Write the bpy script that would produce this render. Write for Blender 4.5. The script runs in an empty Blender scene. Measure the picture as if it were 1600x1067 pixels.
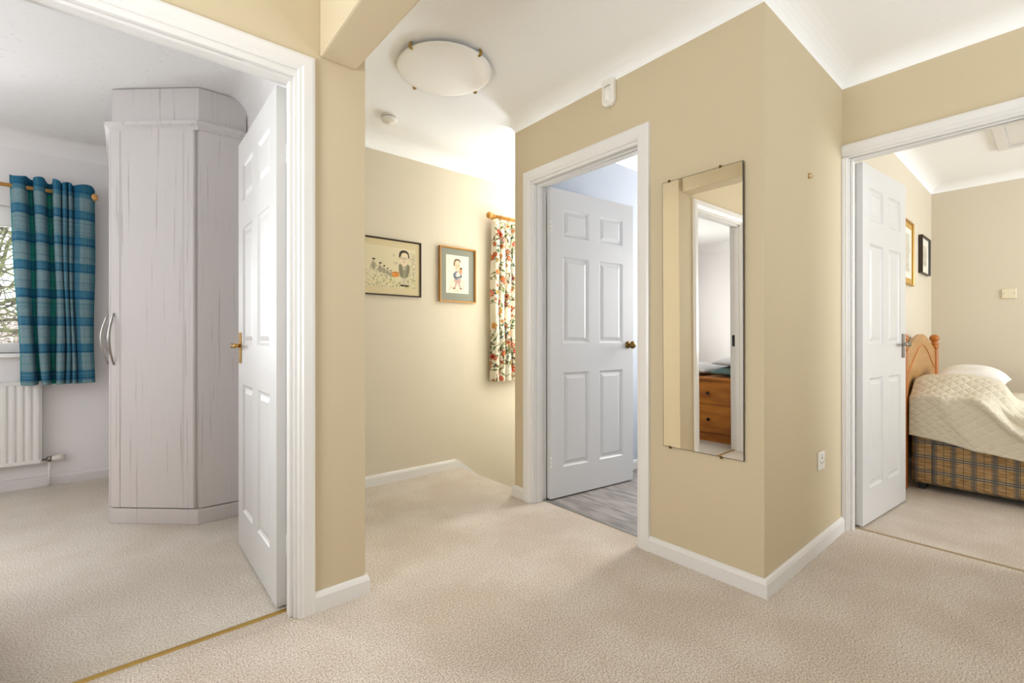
import bpy, math, random
import numpy as np
from math import sin, cos, pi, radians, sqrt
from mathutils import Vector, Matrix

S = bpy.context.scene
COL = S.collection

# ------------------------------------------------------------------ camera
cam_d = bpy.data.cameras.new('camera'); cam = bpy.data.objects.new('camera', cam_d); COL.objects.link(cam)
cam.location = (0, 0, 1.03)
cam.rotation_euler = (radians(90), 0, radians(-39.92))
cam_d.sensor_width = 36; cam_d.lens = 719 / 1600 * 36
cam_d.shift_y = -4.5 / 1600
cam_d.clip_start = 0.02
S.camera = cam

# ------------------------------------------------------------------ view, world, lights
S.view_settings.view_transform = 'Standard'
S.view_settings.look = 'None'
S.view_settings.exposure = 1.0
S.view_settings.gamma = 1.0
S.view_settings.use_curve_mapping = False

W = bpy.data.worlds.new('world'); S.world = W; W.use_nodes = True
bg = W.node_tree.nodes['Background']
bg.inputs[0].default_value = (0.86, 0.93, 1.0, 1); bg.inputs[1].default_value = 1.5

def area(name, loc, aim, sx, sy, power, color=(1, 0.97, 0.93)):
    d = bpy.data.lights.new(name, 'AREA'); d.shape = 'RECTANGLE'; d.size = sx; d.size_y = sy
    d.energy = power; d.color = color
    o = bpy.data.objects.new(name, d); COL.objects.link(o); o.location = loc
    v = Vector(aim) - Vector(loc)
    o.rotation_euler = v.to_track_quat('-Z', 'Y').to_euler()
    return o
DAY = (0.92, 0.96, 1.0)
# daylight outside the windows of the house, bedroom side lamp is extra fill
area('daylight_bedroom_window', (-1.5, 4.95, 1.6), (-2.5, 3.4, 1.35), 1.3, 1.2, 76, DAY)
area('fill_bedroom_side', (-3.42, 2.55, 1.5), (-2.0, 3.1, 1.6), 0.9, 1.2, 4, DAY)  # added fill for the bedroom window wall, no known window there
area('daylight_stair_window', (3.35, 3.42, 1.45), (2.9, 2.5, 1.95), 1.35, 1.1, 118, (0.78, 0.88, 1.0))
area('daylight_bathroom_window', (4.45, 1.5, 1.5), (2.0, 1.38, 0.75), 0.7, 1.1, 40, (1.0, 0.97, 0.93))
area('daylight_guest_window', (4.5, -2.75, 1.5), (4.6, 0.5, 1.3), 1.8, 1.3, 50, DAY)
# added upward fill lamps behind invented landing windows
area('fill_landing_back', (2.0, -1.60, 1.25), (2.1, -0.9, 2.3), 1.5, 1.2, 10, DAY)
area('fill_landing_side', (-1.60, 0.75, 1.25), (-0.6, 0.65, 2.2), 1.2, 1.2, 33, DAY)

# ------------------------------------------------------------------ colour and material helpers
def lin(c):
    return tuple(((v / 255) / 12.92 if v / 255 <= 0.04045 else ((v / 255 + 0.055) / 1.055) ** 2.4) for v in c)
def rgba(c): return lin(c) + (1,)

def mat(name, c, rough=0.6, metal=0.0, spec=None):
    m = bpy.data.materials.new(name); m.use_nodes = True
    b = m.node_tree.nodes['Principled BSDF']
    b.inputs['Base Color'].default_value = rgba(c); b.inputs['Roughness'].default_value = rough
    b.inputs['Metallic'].default_value = metal
    if spec is not None: b.inputs['Specular IOR Level'].default_value = spec
    return m
def N(m, t, **kw):
    n = m.node_tree.nodes.new(t)
    for k, v in kw.items():
        if k.startswith('i_'): n.inputs[k[2:].replace('_', ' ')].default_value = v
        else: setattr(n, k, v)
    return n
def L(m, a, b): m.node_tree.links.new(a, b)
def bsdf(m): return m.node_tree.nodes['Principled BSDF']

def mottled(m, c1, c2, scale, detail=3, lo=0.35, hi=0.65, coord='Object', scl=None):
    tc = N(m, 'ShaderNodeTexCoord'); src = tc.outputs[coord]
    if scl:
        mp = N(m, 'ShaderNodeMapping'); mp.inputs['Scale'].default_value = scl; L(m, src, mp.inputs[0]); src = mp.outputs[0]
    nz = N(m, 'ShaderNodeTexNoise'); nz.inputs['Scale'].default_value = scale; nz.inputs['Detail'].default_value = detail
    L(m, src, nz.inputs['Vector'])
    r = N(m, 'ShaderNodeValToRGB'); r.color_ramp.elements[0].position = lo; r.color_ramp.elements[1].position = hi
    r.color_ramp.elements[0].color = rgba(c1); r.color_ramp.elements[1].color = rgba(c2)
    L(m, nz.outputs[0], r.inputs[0]); L(m, r.outputs[0], bsdf(m).inputs['Base Color'])
    return src, nz, r
def bump(m, scale, strength, dist=0.002, detail=2, scl=None):
    tc = N(m, 'ShaderNodeTexCoord'); src = tc.outputs['Object']
    if scl:
        mp = N(m, 'ShaderNodeMapping'); mp.inputs['Scale'].default_value = scl; L(m, src, mp.inputs[0]); src = mp.outputs[0]
    nz = N(m, 'ShaderNodeTexNoise'); nz.inputs['Scale'].default_value = scale; nz.inputs['Detail'].default_value = detail
    L(m, src, nz.inputs['Vector'])
    b = N(m, 'ShaderNodeBump'); b.inputs['Strength'].default_value = strength; b.inputs['Distance'].default_value = dist
    L(m, nz.outputs[0], b.inputs['Height']); L(m, b.outputs[0], bsdf(m).inputs['Normal'])
    return nz, b

CREAM = mat('cream wall paint', (206, 190, 158), 0.75); bump(CREAM, 180, 0.15, 0.001)
CREAM2 = mat('pale cream wall paint', (217, 206, 185), 0.75); bump(CREAM2, 180, 0.15, 0.001)
LILAC = mat('off white bedroom paint', (236, 233, 232), 0.8); bump(LILAC, 180, 0.15, 0.001)
BLUEW = mat('cool pale bathroom paint', (198, 204, 213), 0.8)
GLOSS = mat('white gloss woodwork', (230, 227, 223), 0.32)
DOORW = mat('white painted door', (214, 212, 209), 0.38); bump(DOORW, 60, 0.08, 0.0006, 3, (6, 6, 0.6))
def ceiling_mat(name, c, scuffs):
    m = mat(name, c, 0.85)
    nz, b = bump(m, 70, 0.25, 0.0015, 4)
    # short dark nicks of the combed plaster
    tc = N(m, 'ShaderNodeTexCoord'); mp = N(m, 'ShaderNodeMapping'); mp.inputs['Scale'].default_value = (9, 26, 9); mp.inputs['Rotation'].default_value = (0, 0, 0.5)
    L(m, tc.outputs['Object'], mp.inputs[0])
    n2 = N(m, 'ShaderNodeTexNoise'); n2.inputs['Scale'].default_value = 2.2; n2.inputs['Detail'].default_value = 5; n2.inputs['Roughness'].default_value = 0.75
    L(m, mp.outputs[0], n2.inputs['Vector'])
    r = N(m, 'ShaderNodeValToRGB'); r.color_ramp.elements[0].position = scuffs; r.color_ramp.elements[1].position = scuffs + 0.045
    r.color_ramp.elements[0].color = rgba(c); r.color_ramp.elements[1].color = rgba(tuple(int(v * 0.86) for v in c))
    L(m, n2.outputs[0], r.inputs[0]); L(m, r.outputs[0], bsdf(m).inputs['Base Color'])
    return m
CEIL = ceiling_mat('landing ceiling plaster', (252, 252, 252), 0.66)
CEILB = ceiling_mat('bedroom ceiling plaster', (241, 240, 238), 0.615)
COVE = mat('white plaster coving', (252, 252, 251), 0.8)

def carpet(name, a, b_, c):
    m = mat(name, a, 0.95, spec=0.15)
    tc = N(m, 'ShaderNodeTexCoord')
    n1 = N(m, 'ShaderNodeTexNoise'); n1.inputs['Scale'].default_value = 185; n1.inputs['Detail'].default_value = 3
    n2 = N(m, 'ShaderNodeTexNoise'); n2.inputs['Scale'].default_value = 2.6; n2.inputs['Detail'].default_value = 4
    L(m, tc.outputs['Object'], n1.inputs['Vector']); L(m, tc.outputs['Object'], n2.inputs['Vector'])
    r1 = N(m, 'ShaderNodeValToRGB'); r1.color_ramp.elements[0].position = 0.36; r1.color_ramp.elements[1].position = 0.60
    r1.color_ramp.elements[0].color = rgba(b_); r1.color_ramp.elements[1].color = rgba(a)
    L(m, n1.outputs[0], r1.inputs[0])
    r2 = N(m, 'ShaderNodeValToRGB'); r2.color_ramp.elements[0].position = 0.42; r2.color_ramp.elements[1].position = 0.62
    r2.color_ramp.elements[0].color = rgba(c); r2.color_ramp.elements[1].color = (1, 1, 1, 1)
    L(m, n2.outputs[0], r2.inputs[0])
    mx = N(m, 'ShaderNodeMix', data_type='RGBA', blend_type='MULTIPLY'); mx.inputs[0].default_value = 1
    L(m, r1.outputs[0], mx.inputs[6]); L(m, r2.outputs[0], mx.inputs[7]); L(m, mx.outputs[2], bsdf(m).inputs['Base Color'])
    bp = N(m, 'ShaderNodeBump'); bp.inputs['Strength'].default_value = 0.75; bp.inputs['Distance'].default_value = 0.006
    n3 = N(m, 'ShaderNodeTexNoise'); n3.inputs['Scale'].default_value = 170; n3.inputs['Detail'].default_value = 3
    L(m, tc.outputs['Object'], n3.inputs['Vector']); L(m, n3.outputs[0], bp.inputs['Height']); L(m, bp.outputs[0], bsdf(m).inputs['Normal'])
    return m
CARP = carpet('beige landing carpet', (236, 225, 212), (180, 166, 151), (243, 239, 235))
CARPB = carpet('stone beige bedroom carpet', (234, 226, 214), (186, 175, 160), (245, 242, 238))
CARPG = carpet('guest room carpet', (228, 216, 202), (190, 176, 161), (242, 238, 233))

# grey wood plank vinyl
VINYL = mat('grey plank vinyl', (150, 143, 138), 0.45)
_s, _n, _r = mottled(VINYL, (118, 112, 108), (176, 168, 162), 3.0, 6, 0.3, 0.7, scl=(14, 2.2, 1))
bump(VINYL, 40, 0.08)
def woodmat(name, c1, c2, rough=0.4, scl=(18, 18, 1.2), scale=1.6):
    m = mat(name, c1, rough); mottled(m, c1, c2, scale, 5, 0.3, 0.7, scl=scl); return m
PINE = woodmat('orange lacquered pine', (166, 90, 18), (194, 116, 36), 0.3)
PINE_Y = woodmat('golden pine', (196, 130, 48), (226, 166, 80), 0.35, (2, 14, 14))
PINE_F = woodmat('pine headboard panel', (170, 122, 66), (188, 143, 86), 0.35, (2, 14, 10))
CHESTW = woodmat('antique pine chest', (150, 84, 16), (196, 124, 36), 0.4, (10, 2, 10))
POLEW = woodmat('light oak pole', (196, 138, 66), (222, 168, 98), 0.4, (2, 14, 14))
GOLD = mat('brushed gold frame', (180, 138, 68), 0.38, 0.55)
DARKW = mat('dark brown frame', (52, 40, 30), 0.4)
OAKF = woodmat('oak picture frame', (176, 122, 52), (202, 150, 78), 0.4)
BRASS = mat('polished brass', (190, 150, 80), 0.25, 1.0)
BRASSD = mat('aged brass', (120, 92, 48), 0.35, 1.0)
STRIP = mat('brass threshold strip', (182, 150, 84), 0.35, 0.8)
ALU = mat('aluminium threshold', (170, 170, 168), 0.35, 0.8)
CHROME = mat('brushed nickel', (150, 146, 140), 0.3, 1.0)
BLACK = mat('black plastic', (18, 18, 18), 0.5)
GREYD = mat('dark gap', (70, 62, 56), 0.8)
PLAST = mat('white plastic', (236, 232, 222), 0.35)
CREAMP = mat('cream plastic', (228, 216, 184), 0.4)
RADW = mat('white enamel radiator', (228, 226, 222), 0.3)
UPVC = mat('white window frame', (244, 243, 240), 0.3)
MIRROR = mat('silvered mirror', (236, 233, 226), 0.0, 1.0)
WARD = mat('limewashed wood effect', (226, 220, 218), 0.5)
tc = N(WARD, 'ShaderNodeTexCoord'); mp = N(WARD, 'ShaderNodeMapping'); mp.inputs['Scale'].default_value = (38, 38, 0.9)
L(WARD, tc.outputs['Object'], mp.inputs[0])
nz = N(WARD, 'ShaderNodeTexNoise'); nz.inputs['Scale'].default_value = 1.7; nz.inputs['Detail'].default_value = 5; nz.inputs['Roughness'].default_value = 0.65
L(WARD, mp.outputs[0], nz.inputs['Vector'])
rr = N(WARD, 'ShaderNodeValToRGB'); rr.color_ramp.elements[0].position = 0.28; rr.color_ramp.elements[1].position = 0.42
rr.color_ramp.elements[0].color = rgba((182, 174, 171)); rr.color_ramp.elements[1].color = rgba((218, 213, 211))
L(WARD, nz.outputs[0], rr.inputs[0]); L(WARD, rr.outputs[0], bsdf(WARD).inputs['Base Color'])
LAMPG = mat('opal glass', (252, 251, 249), 0.15)

def glass_mat(name, tint=(1, 1, 1)):
    m = bpy.data.materials.new(name); m.use_nodes = True; nt = m.node_tree; nt.nodes.clear()
    o = nt.nodes.new('ShaderNodeOutputMaterial'); mx = nt.nodes.new('ShaderNodeMixShader'); t = nt.nodes.new('ShaderNodeBsdfTransparent')
    g = nt.nodes.new('ShaderNodeBsdfGlossy'); g.inputs['Roughness'].default_value = 0.02; f = nt.nodes.new('ShaderNodeFresnel'); f.inputs[0].default_value = 1.3
    t.inputs[0].default_value = tint + (1,)
    nt.links.new(f.outputs[0], mx.inputs[0]); nt.links.new(t.outputs[0], mx.inputs[1]); nt.links.new(g.outputs[0], mx.inputs[2]); nt.links.new(mx.outputs[0], o.inputs[0])
    return m
GLASS = glass_mat('clear window glass')

def cloth_attr(name, rough=0.9, translucent=0.25):
    m = bpy.data.materials.new(name); m.use_nodes = True; nt = m.node_tree
    b = bsdf(m); b.inputs['Roughness'].default_value = rough; b.inputs['Specular IOR Level'].default_value = 0.2
    a = nt.nodes.new('ShaderNodeAttribute'); a.attribute_name = 'Col'
    nt.links.new(a.outputs['Color'], b.inputs['Base Color'])
    if translucent:
        tr = nt.nodes.new('ShaderNodeBsdfTranslucent'); mx = nt.nodes.new('ShaderNodeMixShader'); mx.inputs[0].default_value = translucent
        nt.links.new(a.outputs['Color'], tr.inputs[0]); out = nt.nodes['Material Output']
        nt.links.new(b.outputs[0], mx.inputs[1]); nt.links.new(tr.outputs[0], mx.inputs[2]); nt.links.new(mx.outputs[0], out.inputs[0])
    return m

# ------------------------------------------------------------------ geometry helpers
class G:
    def __init__(s): s.v = []; s.f = []; s.mi = []; s.sm = []
    def add(s, vs, fs, mi=0, smooth=False):
        o = len(s.v); s.v += [tuple(v) for v in vs]
        for f in fs: s.f.append(tuple(i + o for i in f)); s.mi.append(mi); s.sm.append(smooth)
        return s
    def box(s, x0, x1, y0, y1, z0, z1, mi=0, dirs=None):
        """dirs: material index per side, {'-x': 1, ...}"""
        d = dirs or {}
        vs = [(x0, y0, z0), (x1, y0, z0), (x1, y1, z0), (x0, y1, z0), (x0, y0, z1), (x1, y0, z1), (x1, y1, z1), (x0, y1, z1)]
        for f, k in (((0, 3, 2, 1), '-z'), ((4, 5, 6, 7), '+z'), ((0, 1, 5, 4), '-y'), ((1, 2, 6, 5), '+x'), ((2, 3, 7, 6), '+y'), ((3, 0, 4, 7), '-x')):
            s.add([vs[i] for i in f], [(0, 1, 2, 3)], d.get(k, mi))
        return s
    def cbox(s, x0, x1, y0, y1, z0, z1, c=0.004, mi=0):
        """box with chamfered edges (hull of inset boxes)"""
        pts = []
        for sx in (0, 1):
            for sy in (0, 1):
                for sz in (0, 1):
                    X, Y, Z = (x1 if sx else x0), (y1 if sy else y0), (z1 if sz else z0)
                    ix, iy, iz = (-c if sx else c), (-c if sy else c), (-c if sz else c)
                    pts += [(X, Y + iy, Z + iz), (X + ix, Y, Z + iz), (X + ix, Y + iy, Z)]
        def I(sx, sy, sz, k): return (sx * 4 + sy * 2 + sz) * 3 + k
        F = []
        for a in (0, 1):
            q = [I(a, 0, 0, 0), I(a, 1, 0, 0), I(a, 1, 1, 0), I(a, 0, 1, 0)]; F.append(q if a else q[::-1])
            q = [I(0, a, 0, 1), I(1, a, 0, 1), I(1, a, 1, 1), I(0, a, 1, 1)]; F.append(q[::-1] if a else q)
            q = [I(0, 0, a, 2), I(1, 0, a, 2), I(1, 1, a, 2), I(0, 1, a, 2)]; F.append(q if a else q[::-1])
        for a in (0, 1):
            for b in (0, 1):
                q = [I(0, a, b, 1), I(1, a, b, 1), I(1, a, b, 2), I(0, a, b, 2)]; F.append(q if a == b else q[::-1])
                q = [I(a, 0, b, 0), I(a, 1, b, 0), I(a, 1, b, 2), I(a, 0, b, 2)]; F.append(q[::-1] if a == b else q)
                q = [I(a, b, 0, 0), I(a, b, 1, 0), I(a, b, 1, 1), I(a, b, 0, 1)]; F.append(q if a == b else q[::-1])
                for c_ in (0, 1):
                    q = [I(a, b, c_, 0), I(a, b, c_, 1), I(a, b, c_, 2)]; F.append(q if (a + b + c_) % 2 else q[::-1])
        return s.add(pts, F, mi)
    def prism(s, poly, fmap, c0, c1, mi=0):
        n = len(poly)
        vs = [fmap(a, b, c0) for a, b in poly] + [fmap(a, b, c1) for a, b in poly]
        fs = [tuple(range(n))[::-1], tuple(range(n, 2 * n))] + [(i, (i + 1) % n, n + (i + 1) % n, n + i) for i in range(n)]
        return s.add(vs, fs, mi)
    def tube(s, pts, r, seg=12, mi=0, smooth=True, cap=True):
        pts = [Vector(p) for p in pts]; rs = r if isinstance(r, (list, tuple)) else [r] * len(pts)
        rings = []; up = None
        for i, p in enumerate(pts):
            t = (pts[min(i + 1, len(pts) - 1)] - pts[max(i - 1, 0)]).normalized()
            if up is None: up = Vector((0, 0, 1)) if abs(t.z) < 0.9 else Vector((1, 0, 0))
            a = t.cross(up).normalized(); b = a.cross(t).normalized(); up = b
            rings.append([p + (a * cos(k * 2 * pi / seg) + b * sin(k * 2 * pi / seg)) * rs[i] for k in range(seg)])
        vs = [v for rg in rings for v in rg]; fs = []
        for i in range(len(pts) - 1):
            for k in range(seg):
                k2 = (k + 1) % seg; fs.append((i * seg + k, i * seg + k2, (i + 1) * seg + k2, (i + 1) * seg + k))
        s.add(vs, fs, mi, smooth)
        if cap:
            s.add(rings[0], [tuple(range(seg))], mi); s.add(rings[-1], [tuple(range(seg))[::-1]], mi)
        return s
    def lathe(s, prof, org=(0, 0, 0), axis='z', seg=24, mi=0):
        """prof: (r, h) along axis from org"""
        vs = []; fs = []
        for r, h in prof:
            for k in range(seg):
                a = k * 2 * pi / seg; x, y = r * cos(a), r * sin(a)
                p = {'z': (x, y, h), 'x': (h, x, y), 'y': (x, h, y)}[axis]
                vs.append((p[0] + org[0], p[1] + org[1], p[2] + org[2]))
        n = len(prof)
        for i in range(n - 1):
            for k in range(seg):
                k2 = (k + 1) % seg; fs.append((i * seg + k, i * seg + k2, (i + 1) * seg + k2, (i + 1) * seg + k))
        s.add(vs, fs, mi, True)
        s.add(vs[:seg], [tuple(range(seg))[::-1]], mi); s.add(vs[-seg:], [tuple(range(seg))], mi)
        return s
    def sweep(s, path, prof, fmap, side=1, closed=False, mi=0):
        """path: 2-D polyline, prof: (offset, height); fmap(a, b, height) -> 3-D point"""
        P_ = [Vector(p) for p in path]; n = len(P_); rings = []
        for i in range(n):
            def nrm(a, b): d = (b - a).normalized(); return Vector((-d.y, d.x)) * side
            if closed: n0, n1 = nrm(P_[i - 1], P_[i]), nrm(P_[i], P_[(i + 1) % n])
            else:
                n0 = nrm(P_[i - 1], P_[i]) if i > 0 else nrm(P_[0], P_[1])
                n1 = nrm(P_[i], P_[i + 1]) if i < n - 1 else n0
            mvec = (n0 + n1); mvec = mvec / mvec.dot(n0) if mvec.length > 1e-6 else n0
            rings.append([fmap(P_[i].x + mvec.x * a, P_[i].y + mvec.y * a, h) for a, h in prof])
        m = len(prof); vs = [v for r in rings for v in r]; fs = []
        for i in range(n if closed else n - 1):
            j = (i + 1) % n
            for k in range(m):
                k2 = (k + 1) % m; fs.append((i * m + k, i * m + k2, j * m + k2, j * m + k))
        if not closed: fs += [tuple(range(m))[::-1], tuple(range((n - 1) * m, n * m))]
        return s.add(vs, fs, mi)
    def xf(s, M):
        s.v = [tuple(M @ Vector(v)) for v in s.v]; return s
    def build(s, name, mats, parent=None, bevel=0, fix=True, origin=None, sub=0):
        mats = mats if isinstance(mats, (list, tuple)) else [mats]
        me = bpy.data.meshes.new(name)
        off = Vector((0, 0, 0))
        if parent is None:
            if origin is None:
                a = np.array(s.v); lo, hi = a.min(0), a.max(0); origin = ((lo[0] + hi[0]) / 2, (lo[1] + hi[1]) / 2, lo[2])
            off = Vector(origin)
        me.from_pydata([tuple(Vector(v) - off) for v in s.v], [], s.f)
        for m in mats: me.materials.append(m)
        me.polygons.foreach_set('material_index', s.mi)
        me.polygons.foreach_set('use_smooth', s.sm)
        if fix:
            import bmesh
            bm = bmesh.new(); bm.from_mesh(me); bmesh.ops.remove_doubles(bm, verts=bm.verts, dist=1e-5)
            bmesh.ops.recalc_face_normals(bm, faces=bm.faces); bm.to_mesh(me); bm.free()
        me.update()
        o = bpy.data.objects.new(name, me); COL.objects.link(o); o.location = off
        if parent is not None: o.parent = parent
        if bevel:
            b = o.modifiers.new('b', 'BEVEL'); b.width = bevel; b.segments = 2; b.limit_method = 'ANGLE'; b.angle_limit = radians(40)
        if sub:
            q = o.modifiers.new('s', 'SUBSURF'); q.levels = q.render_levels = sub
        return o

def empty(name, loc=(0, 0, 0), rz=0):
    o = bpy.data.objects.new(name, None); COL.objects.link(o); o.location = loc; o.rotation_euler = (0, 0, rz)
    o.empty_display_size = 0.1; return o
def tag(o, label=None, cat=None, group=None, kind=None):
    if label: o['label'] = label
    if cat: o['category'] = cat
    if group: o['group'] = group
    if kind: o['kind'] = kind
    return o
def struct(o, label, cat): return tag(o, label, cat, kind='structure')
XY = lambda a, b, c: (a, b, c)

# ------------------------------------------------------------------ dimensions
ZC = 2.44          # ceilings
YL = 1.812         # landing face of the wall with the blue-curtain bedroom door
XM = 1.95          # mirror wall
YB = 0.762         # short return wall
XR = 2.965         # wall with the guest room door
YF = 3.10          # stairwell far wall
OL = (-0.287, 0.471)    # door openings
OM = (1.35, 2.12)
OR = (0.015, 0.731)
HD = 1.997

# ------------------------------------------------------------------ setting: walls
g = G()   # wall between landing and bedroom, with door 1
d = {'+y': 1}
g.box(-1.35, OL[0] - 0.03, YL, 1.905, 0, ZC, 0, d)
g.box(OL[0] - 0.03, OL[1] + 0.03, YL, 1.905, HD + 0.03, ZC, 0, d)
g.box(OL[1] + 0.03, 0.74, YL, 1.905, 0, ZC, 0, d)
g.box(0.545, 0.74, 1.905, YF, 0, ZC, 0, {'-x': 1, '+y': 1})
g.box(0.545, 0.70, YF, 4.57, 0, ZC, 1)
struct(g.build('wall_left', [CREAM, LILAC], origin=(0, 1.85, 0)), 'cream landing wall around the doorway to the blue-curtain bedroom', 'wall')

g = G()   # mirror wall, with door 2, and the stair side of the bathroom
d = {'+x': 1}
g.box(XM, 2.06, YB, OM[0] - 0.03, 0, ZC, 0, {'+x': 1})
g.box(XM, 2.06, OM[0] - 0.03, OM[1] + 0.03, HD + 0.03, ZC, 0, d)
g.box(XM, 2.06, OM[1] + 0.03, 2.30, 0, ZC, 0, d)
g.box(2.04, 4.25, 2.17, 2.30, 0, ZC, 2, {'-y': 1})
g.box(4.25, 5.2, 2.17, 2.30, 0, ZC, 2)
g.box(2.04, 5.2, 2.17, 2.30, -2.6, 0, 2)
struct(g.build('wall_middle', [CREAM, BLUEW, CREAM2], origin=(2.0, 1.6, 0)), 'cream wall that carries the long mirror and the grey-floored room doorway', 'wall')

g = G()   # return wall, continues as a wall of the guest room
g.box(2.06, XR, YB, 0.86, 0, ZC, 0, {'+y': 1})
g.box(XR, 5.772, 0.784, 0.86, 0, ZC, 2, {'+y': 1})
struct(g.build('wall_return', [CREAM, BLUEW, CREAM2], origin=(3.4, 0.8, 0)), 'cream return wall with brass hook and white socket', 'wall')

g = G()   # wall with door 3
d = {'+x': 1}
g.box(XR, 3.062, OR[1] + 0.03, 0.784, 0, ZC, 0, d)
g.box(XR, 3.062, OR[0] - 0.03, OR[1] + 0.03, HD + 0.03, ZC, 0, d)
g.box(XR, 3.062, -2.6, OR[0] - 0.03, 0, ZC, 0, d)
struct(g.build('wall_right', [CREAM, CREAM2], origin=(3.0, -0.5, 0)), 'cream wall above and beside the guest room doorway', 'wall')

def wall_with_window(name, axis, c0, c1, a0, a1, z0, z1, wa0, wa1, wz0, wz1, mats, dirs, label):
    g = G()
    def bx(p0, p1, q0, q1):
        if axis == 'y': g.box(p0, p1, c0, c1, q0, q1, 0, dirs)
        else: g.box(c0, c1, p0, p1, q0, q1, 0, dirs)
    bx(a0, wa0, z0, z1); bx(wa1, a1, z0, z1); bx(wa0, wa1, z0, wz0); bx(wa0, wa1, wz1, z1)
    return struct(g.build(name, mats), label, 'wall')
wall_with_window('wall_stair', 'y', YF, YF + 0.2, 0.70, 5.2, -2.6, ZC, 2.62, 4.05, 0.98, 1.96, [CREAM2], {}, 'pale cream stairwell wall with two framed caricatures')
wall_with_window('wall_bedroom_window', 'y', 4.57, 4.8, -3.2, 0.70, 0, ZC, -2.35, -0.44, 0.93, 1.93, [LILAC], {}, 'off white bedroom wall behind radiator and blue checked curtain')
wall_with_window('wall_bedroom_side', 'x', -3.3, -3.2, 1.812, 4.8, 0, ZC, 2.05, 3.05, 0.9, 2.1, [LILAC], {}, 'plain off white bedroom wall beside the pine chest')
wall_with_window('wall_bathroom', 'x', 4.25, 4.35, 0.86, 2.30, 0, ZC, 1.15, 1.85, 0.95, 2.05, [BLUEW], {}, 'pale cool wall of the grey-floored room')
wall_with_window('wall_guest_window', 'y', -2.6, -2.5, 3.062, 5.9, 0, ZC, 3.6, 5.4, 0.9, 2.1, [CREAM2], {}, 'cream guest room wall opposite the headboard')
wall_with_window('wall_landing_back', 'y', -1.5, -1.4, -1.5, XR, 0, ZC, 1.2, 2.8, 0.9, 2.2, [CREAM], {}, 'cream landing wall opposite the doorways')
wall_with_window('wall_landing_side', 'x', -1.5, -1.35, -1.5, 1.905, 0, ZC, 0.1, 1.4, 0.9, 2.2, [CREAM], {}, 'cream landing side wall with added window for fill light')
struct(G().box(5.772, 5.9, -2.6, 0.86, 0, ZC).build('wall_guest_back', CREAM2), 'cream guest room wall beside the bed with blanking plate', 'wall')
struct(G().box(5.2, 5.3, 2.17, YF + 0.2, -2.6, ZC).build('wall_stair_end', CREAM), 'cream wall at the bottom of the stairs', 'wall')
struct(G().box(-3.3, OL[0] - 0.03 - 1.0, 1.812, 1.905, 0, ZC).build('wall_bedroom_door_side', LILAC), 'off white bedroom wall beside the doorway', 'wall')

# boxed beam over the landing
g = G()
z0, z1 = 2.10, ZC
vs = [(0.562, YL, z0), (0.702, YL, z0), (0.78, -1.4, z0), (0.562, -1.4, z0)]
g.add(vs + [(x, y, z1) for x, y, _ in vs], [(0, 3, 2, 1), (4, 5, 6, 7), (0, 1, 5, 4), (1, 2, 6, 5), (2, 3, 7, 6), (3, 0, 4, 7)])
struct(g.build('beam', CREAM, bevel=0.008), 'boxed cream beam running under the landing ceiling', 'beam')

# ceilings
g = G(); g.box(-1.5, 5.3, -1.5, YL + 0.04, ZC, ZC + 0.1); 
g2 = G()
g2.box(-1.5, XR + 0.05, -1.5, 1.86, ZC, ZC + 0.1); g2.box(0.62, 2.0, 1.86, YF + 0.2, ZC, ZC + 0.1); g2.box(2.0, 5.3, 2.23, YF + 0.2, ZC, ZC + 0.1)
struct(g2.build('ceiling', CEIL), 'white textured ceiling over the landing and stairs', 'ceiling')
struct(G().box(-3.3, 0.62, 1.86, 4.8, ZC - 0.01, ZC + 0.1).build('ceiling', CEILB), 'white textured ceiling over the bedroom wardrobe', 'ceiling')
struct(G().box(3.015, 5.9, -2.6, 0.82, ZC, ZC + 0.1).build('ceiling', CEIL), 'white ceiling of the guest bedroom with loft hatch', 'ceiling')
struct(G().box(2.0, 4.35, 0.82, 2.23, ZC, ZC + 0.1).build('ceiling', CEILB), 'ceiling of the grey-floored room', 'ceiling')

# floors
g = G()
g.box(-1.5, 0.62, -1.5, 1.888, -0.2, 0); g.box(0.62, 2.04, -1.5, YF, -0.2, 0); g.box(2.04, 3.045, -1.5, YB + 0.02, -0.2, 0)
struct(g.build('floor', CARP, origin=(0, 0, 0)), 'beige cut pile carpet of the landing', 'floor')
struct(G().box(-3.3, 0.62, 1.888, 4.8, -0.2, 0).build('floor', CARPB), 'stone beige carpet of the blue-curtain bedroom', 'floor')
struct(G().box(3.045, 5.9, -2.6, 0.82, -0.2, 0).build('floor', CARPG), 'beige carpet under the tartan bed base', 'floor')
struct(G().box(2.04, 4.35, 0.80, 2.23, -0.2, -0.002).build('floor', VINYL), 'grey wood plank floor seen through the middle doorway', 'floor')

# stairs
g = G()
for i in range(13):
    x = 2.04 + i * 0.235; z = -0.195 * (i + 1)
    g.box(x, min(x + 0.26, 5.2), 2.30, YF, z - 0.2, z)
struct(g.build('floor_stairs', CARP), 'carpeted stair treads going down behind the landing edge', 'stairs')
g = G()
g.prism([(1.998, 0.0), (1.998, 0.062), (2.03, 0.062), (5.0, -2.40), (5.0, -2.55), (2.04, -0.2)], lambda a, b, c: (a, c, b), YF - 0.016, YF)
struct(g.build('trim_stair_string', GLOSS), 'white stair string sloping down the far wall', 'trim')
g = G()
g.prism([(1.965, 0.0), (1.965, 0.155), (2.08, 0.155), (5.0, -2.30), (5.0, -2.5), (2.04, -0.2)], lambda a, b, c: (a, c, b), 2.30, 2.317)
struct(g.build('trim_stair_string', CREAM), 'cream stair string behind the mirror wall end', 'trim')

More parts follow.
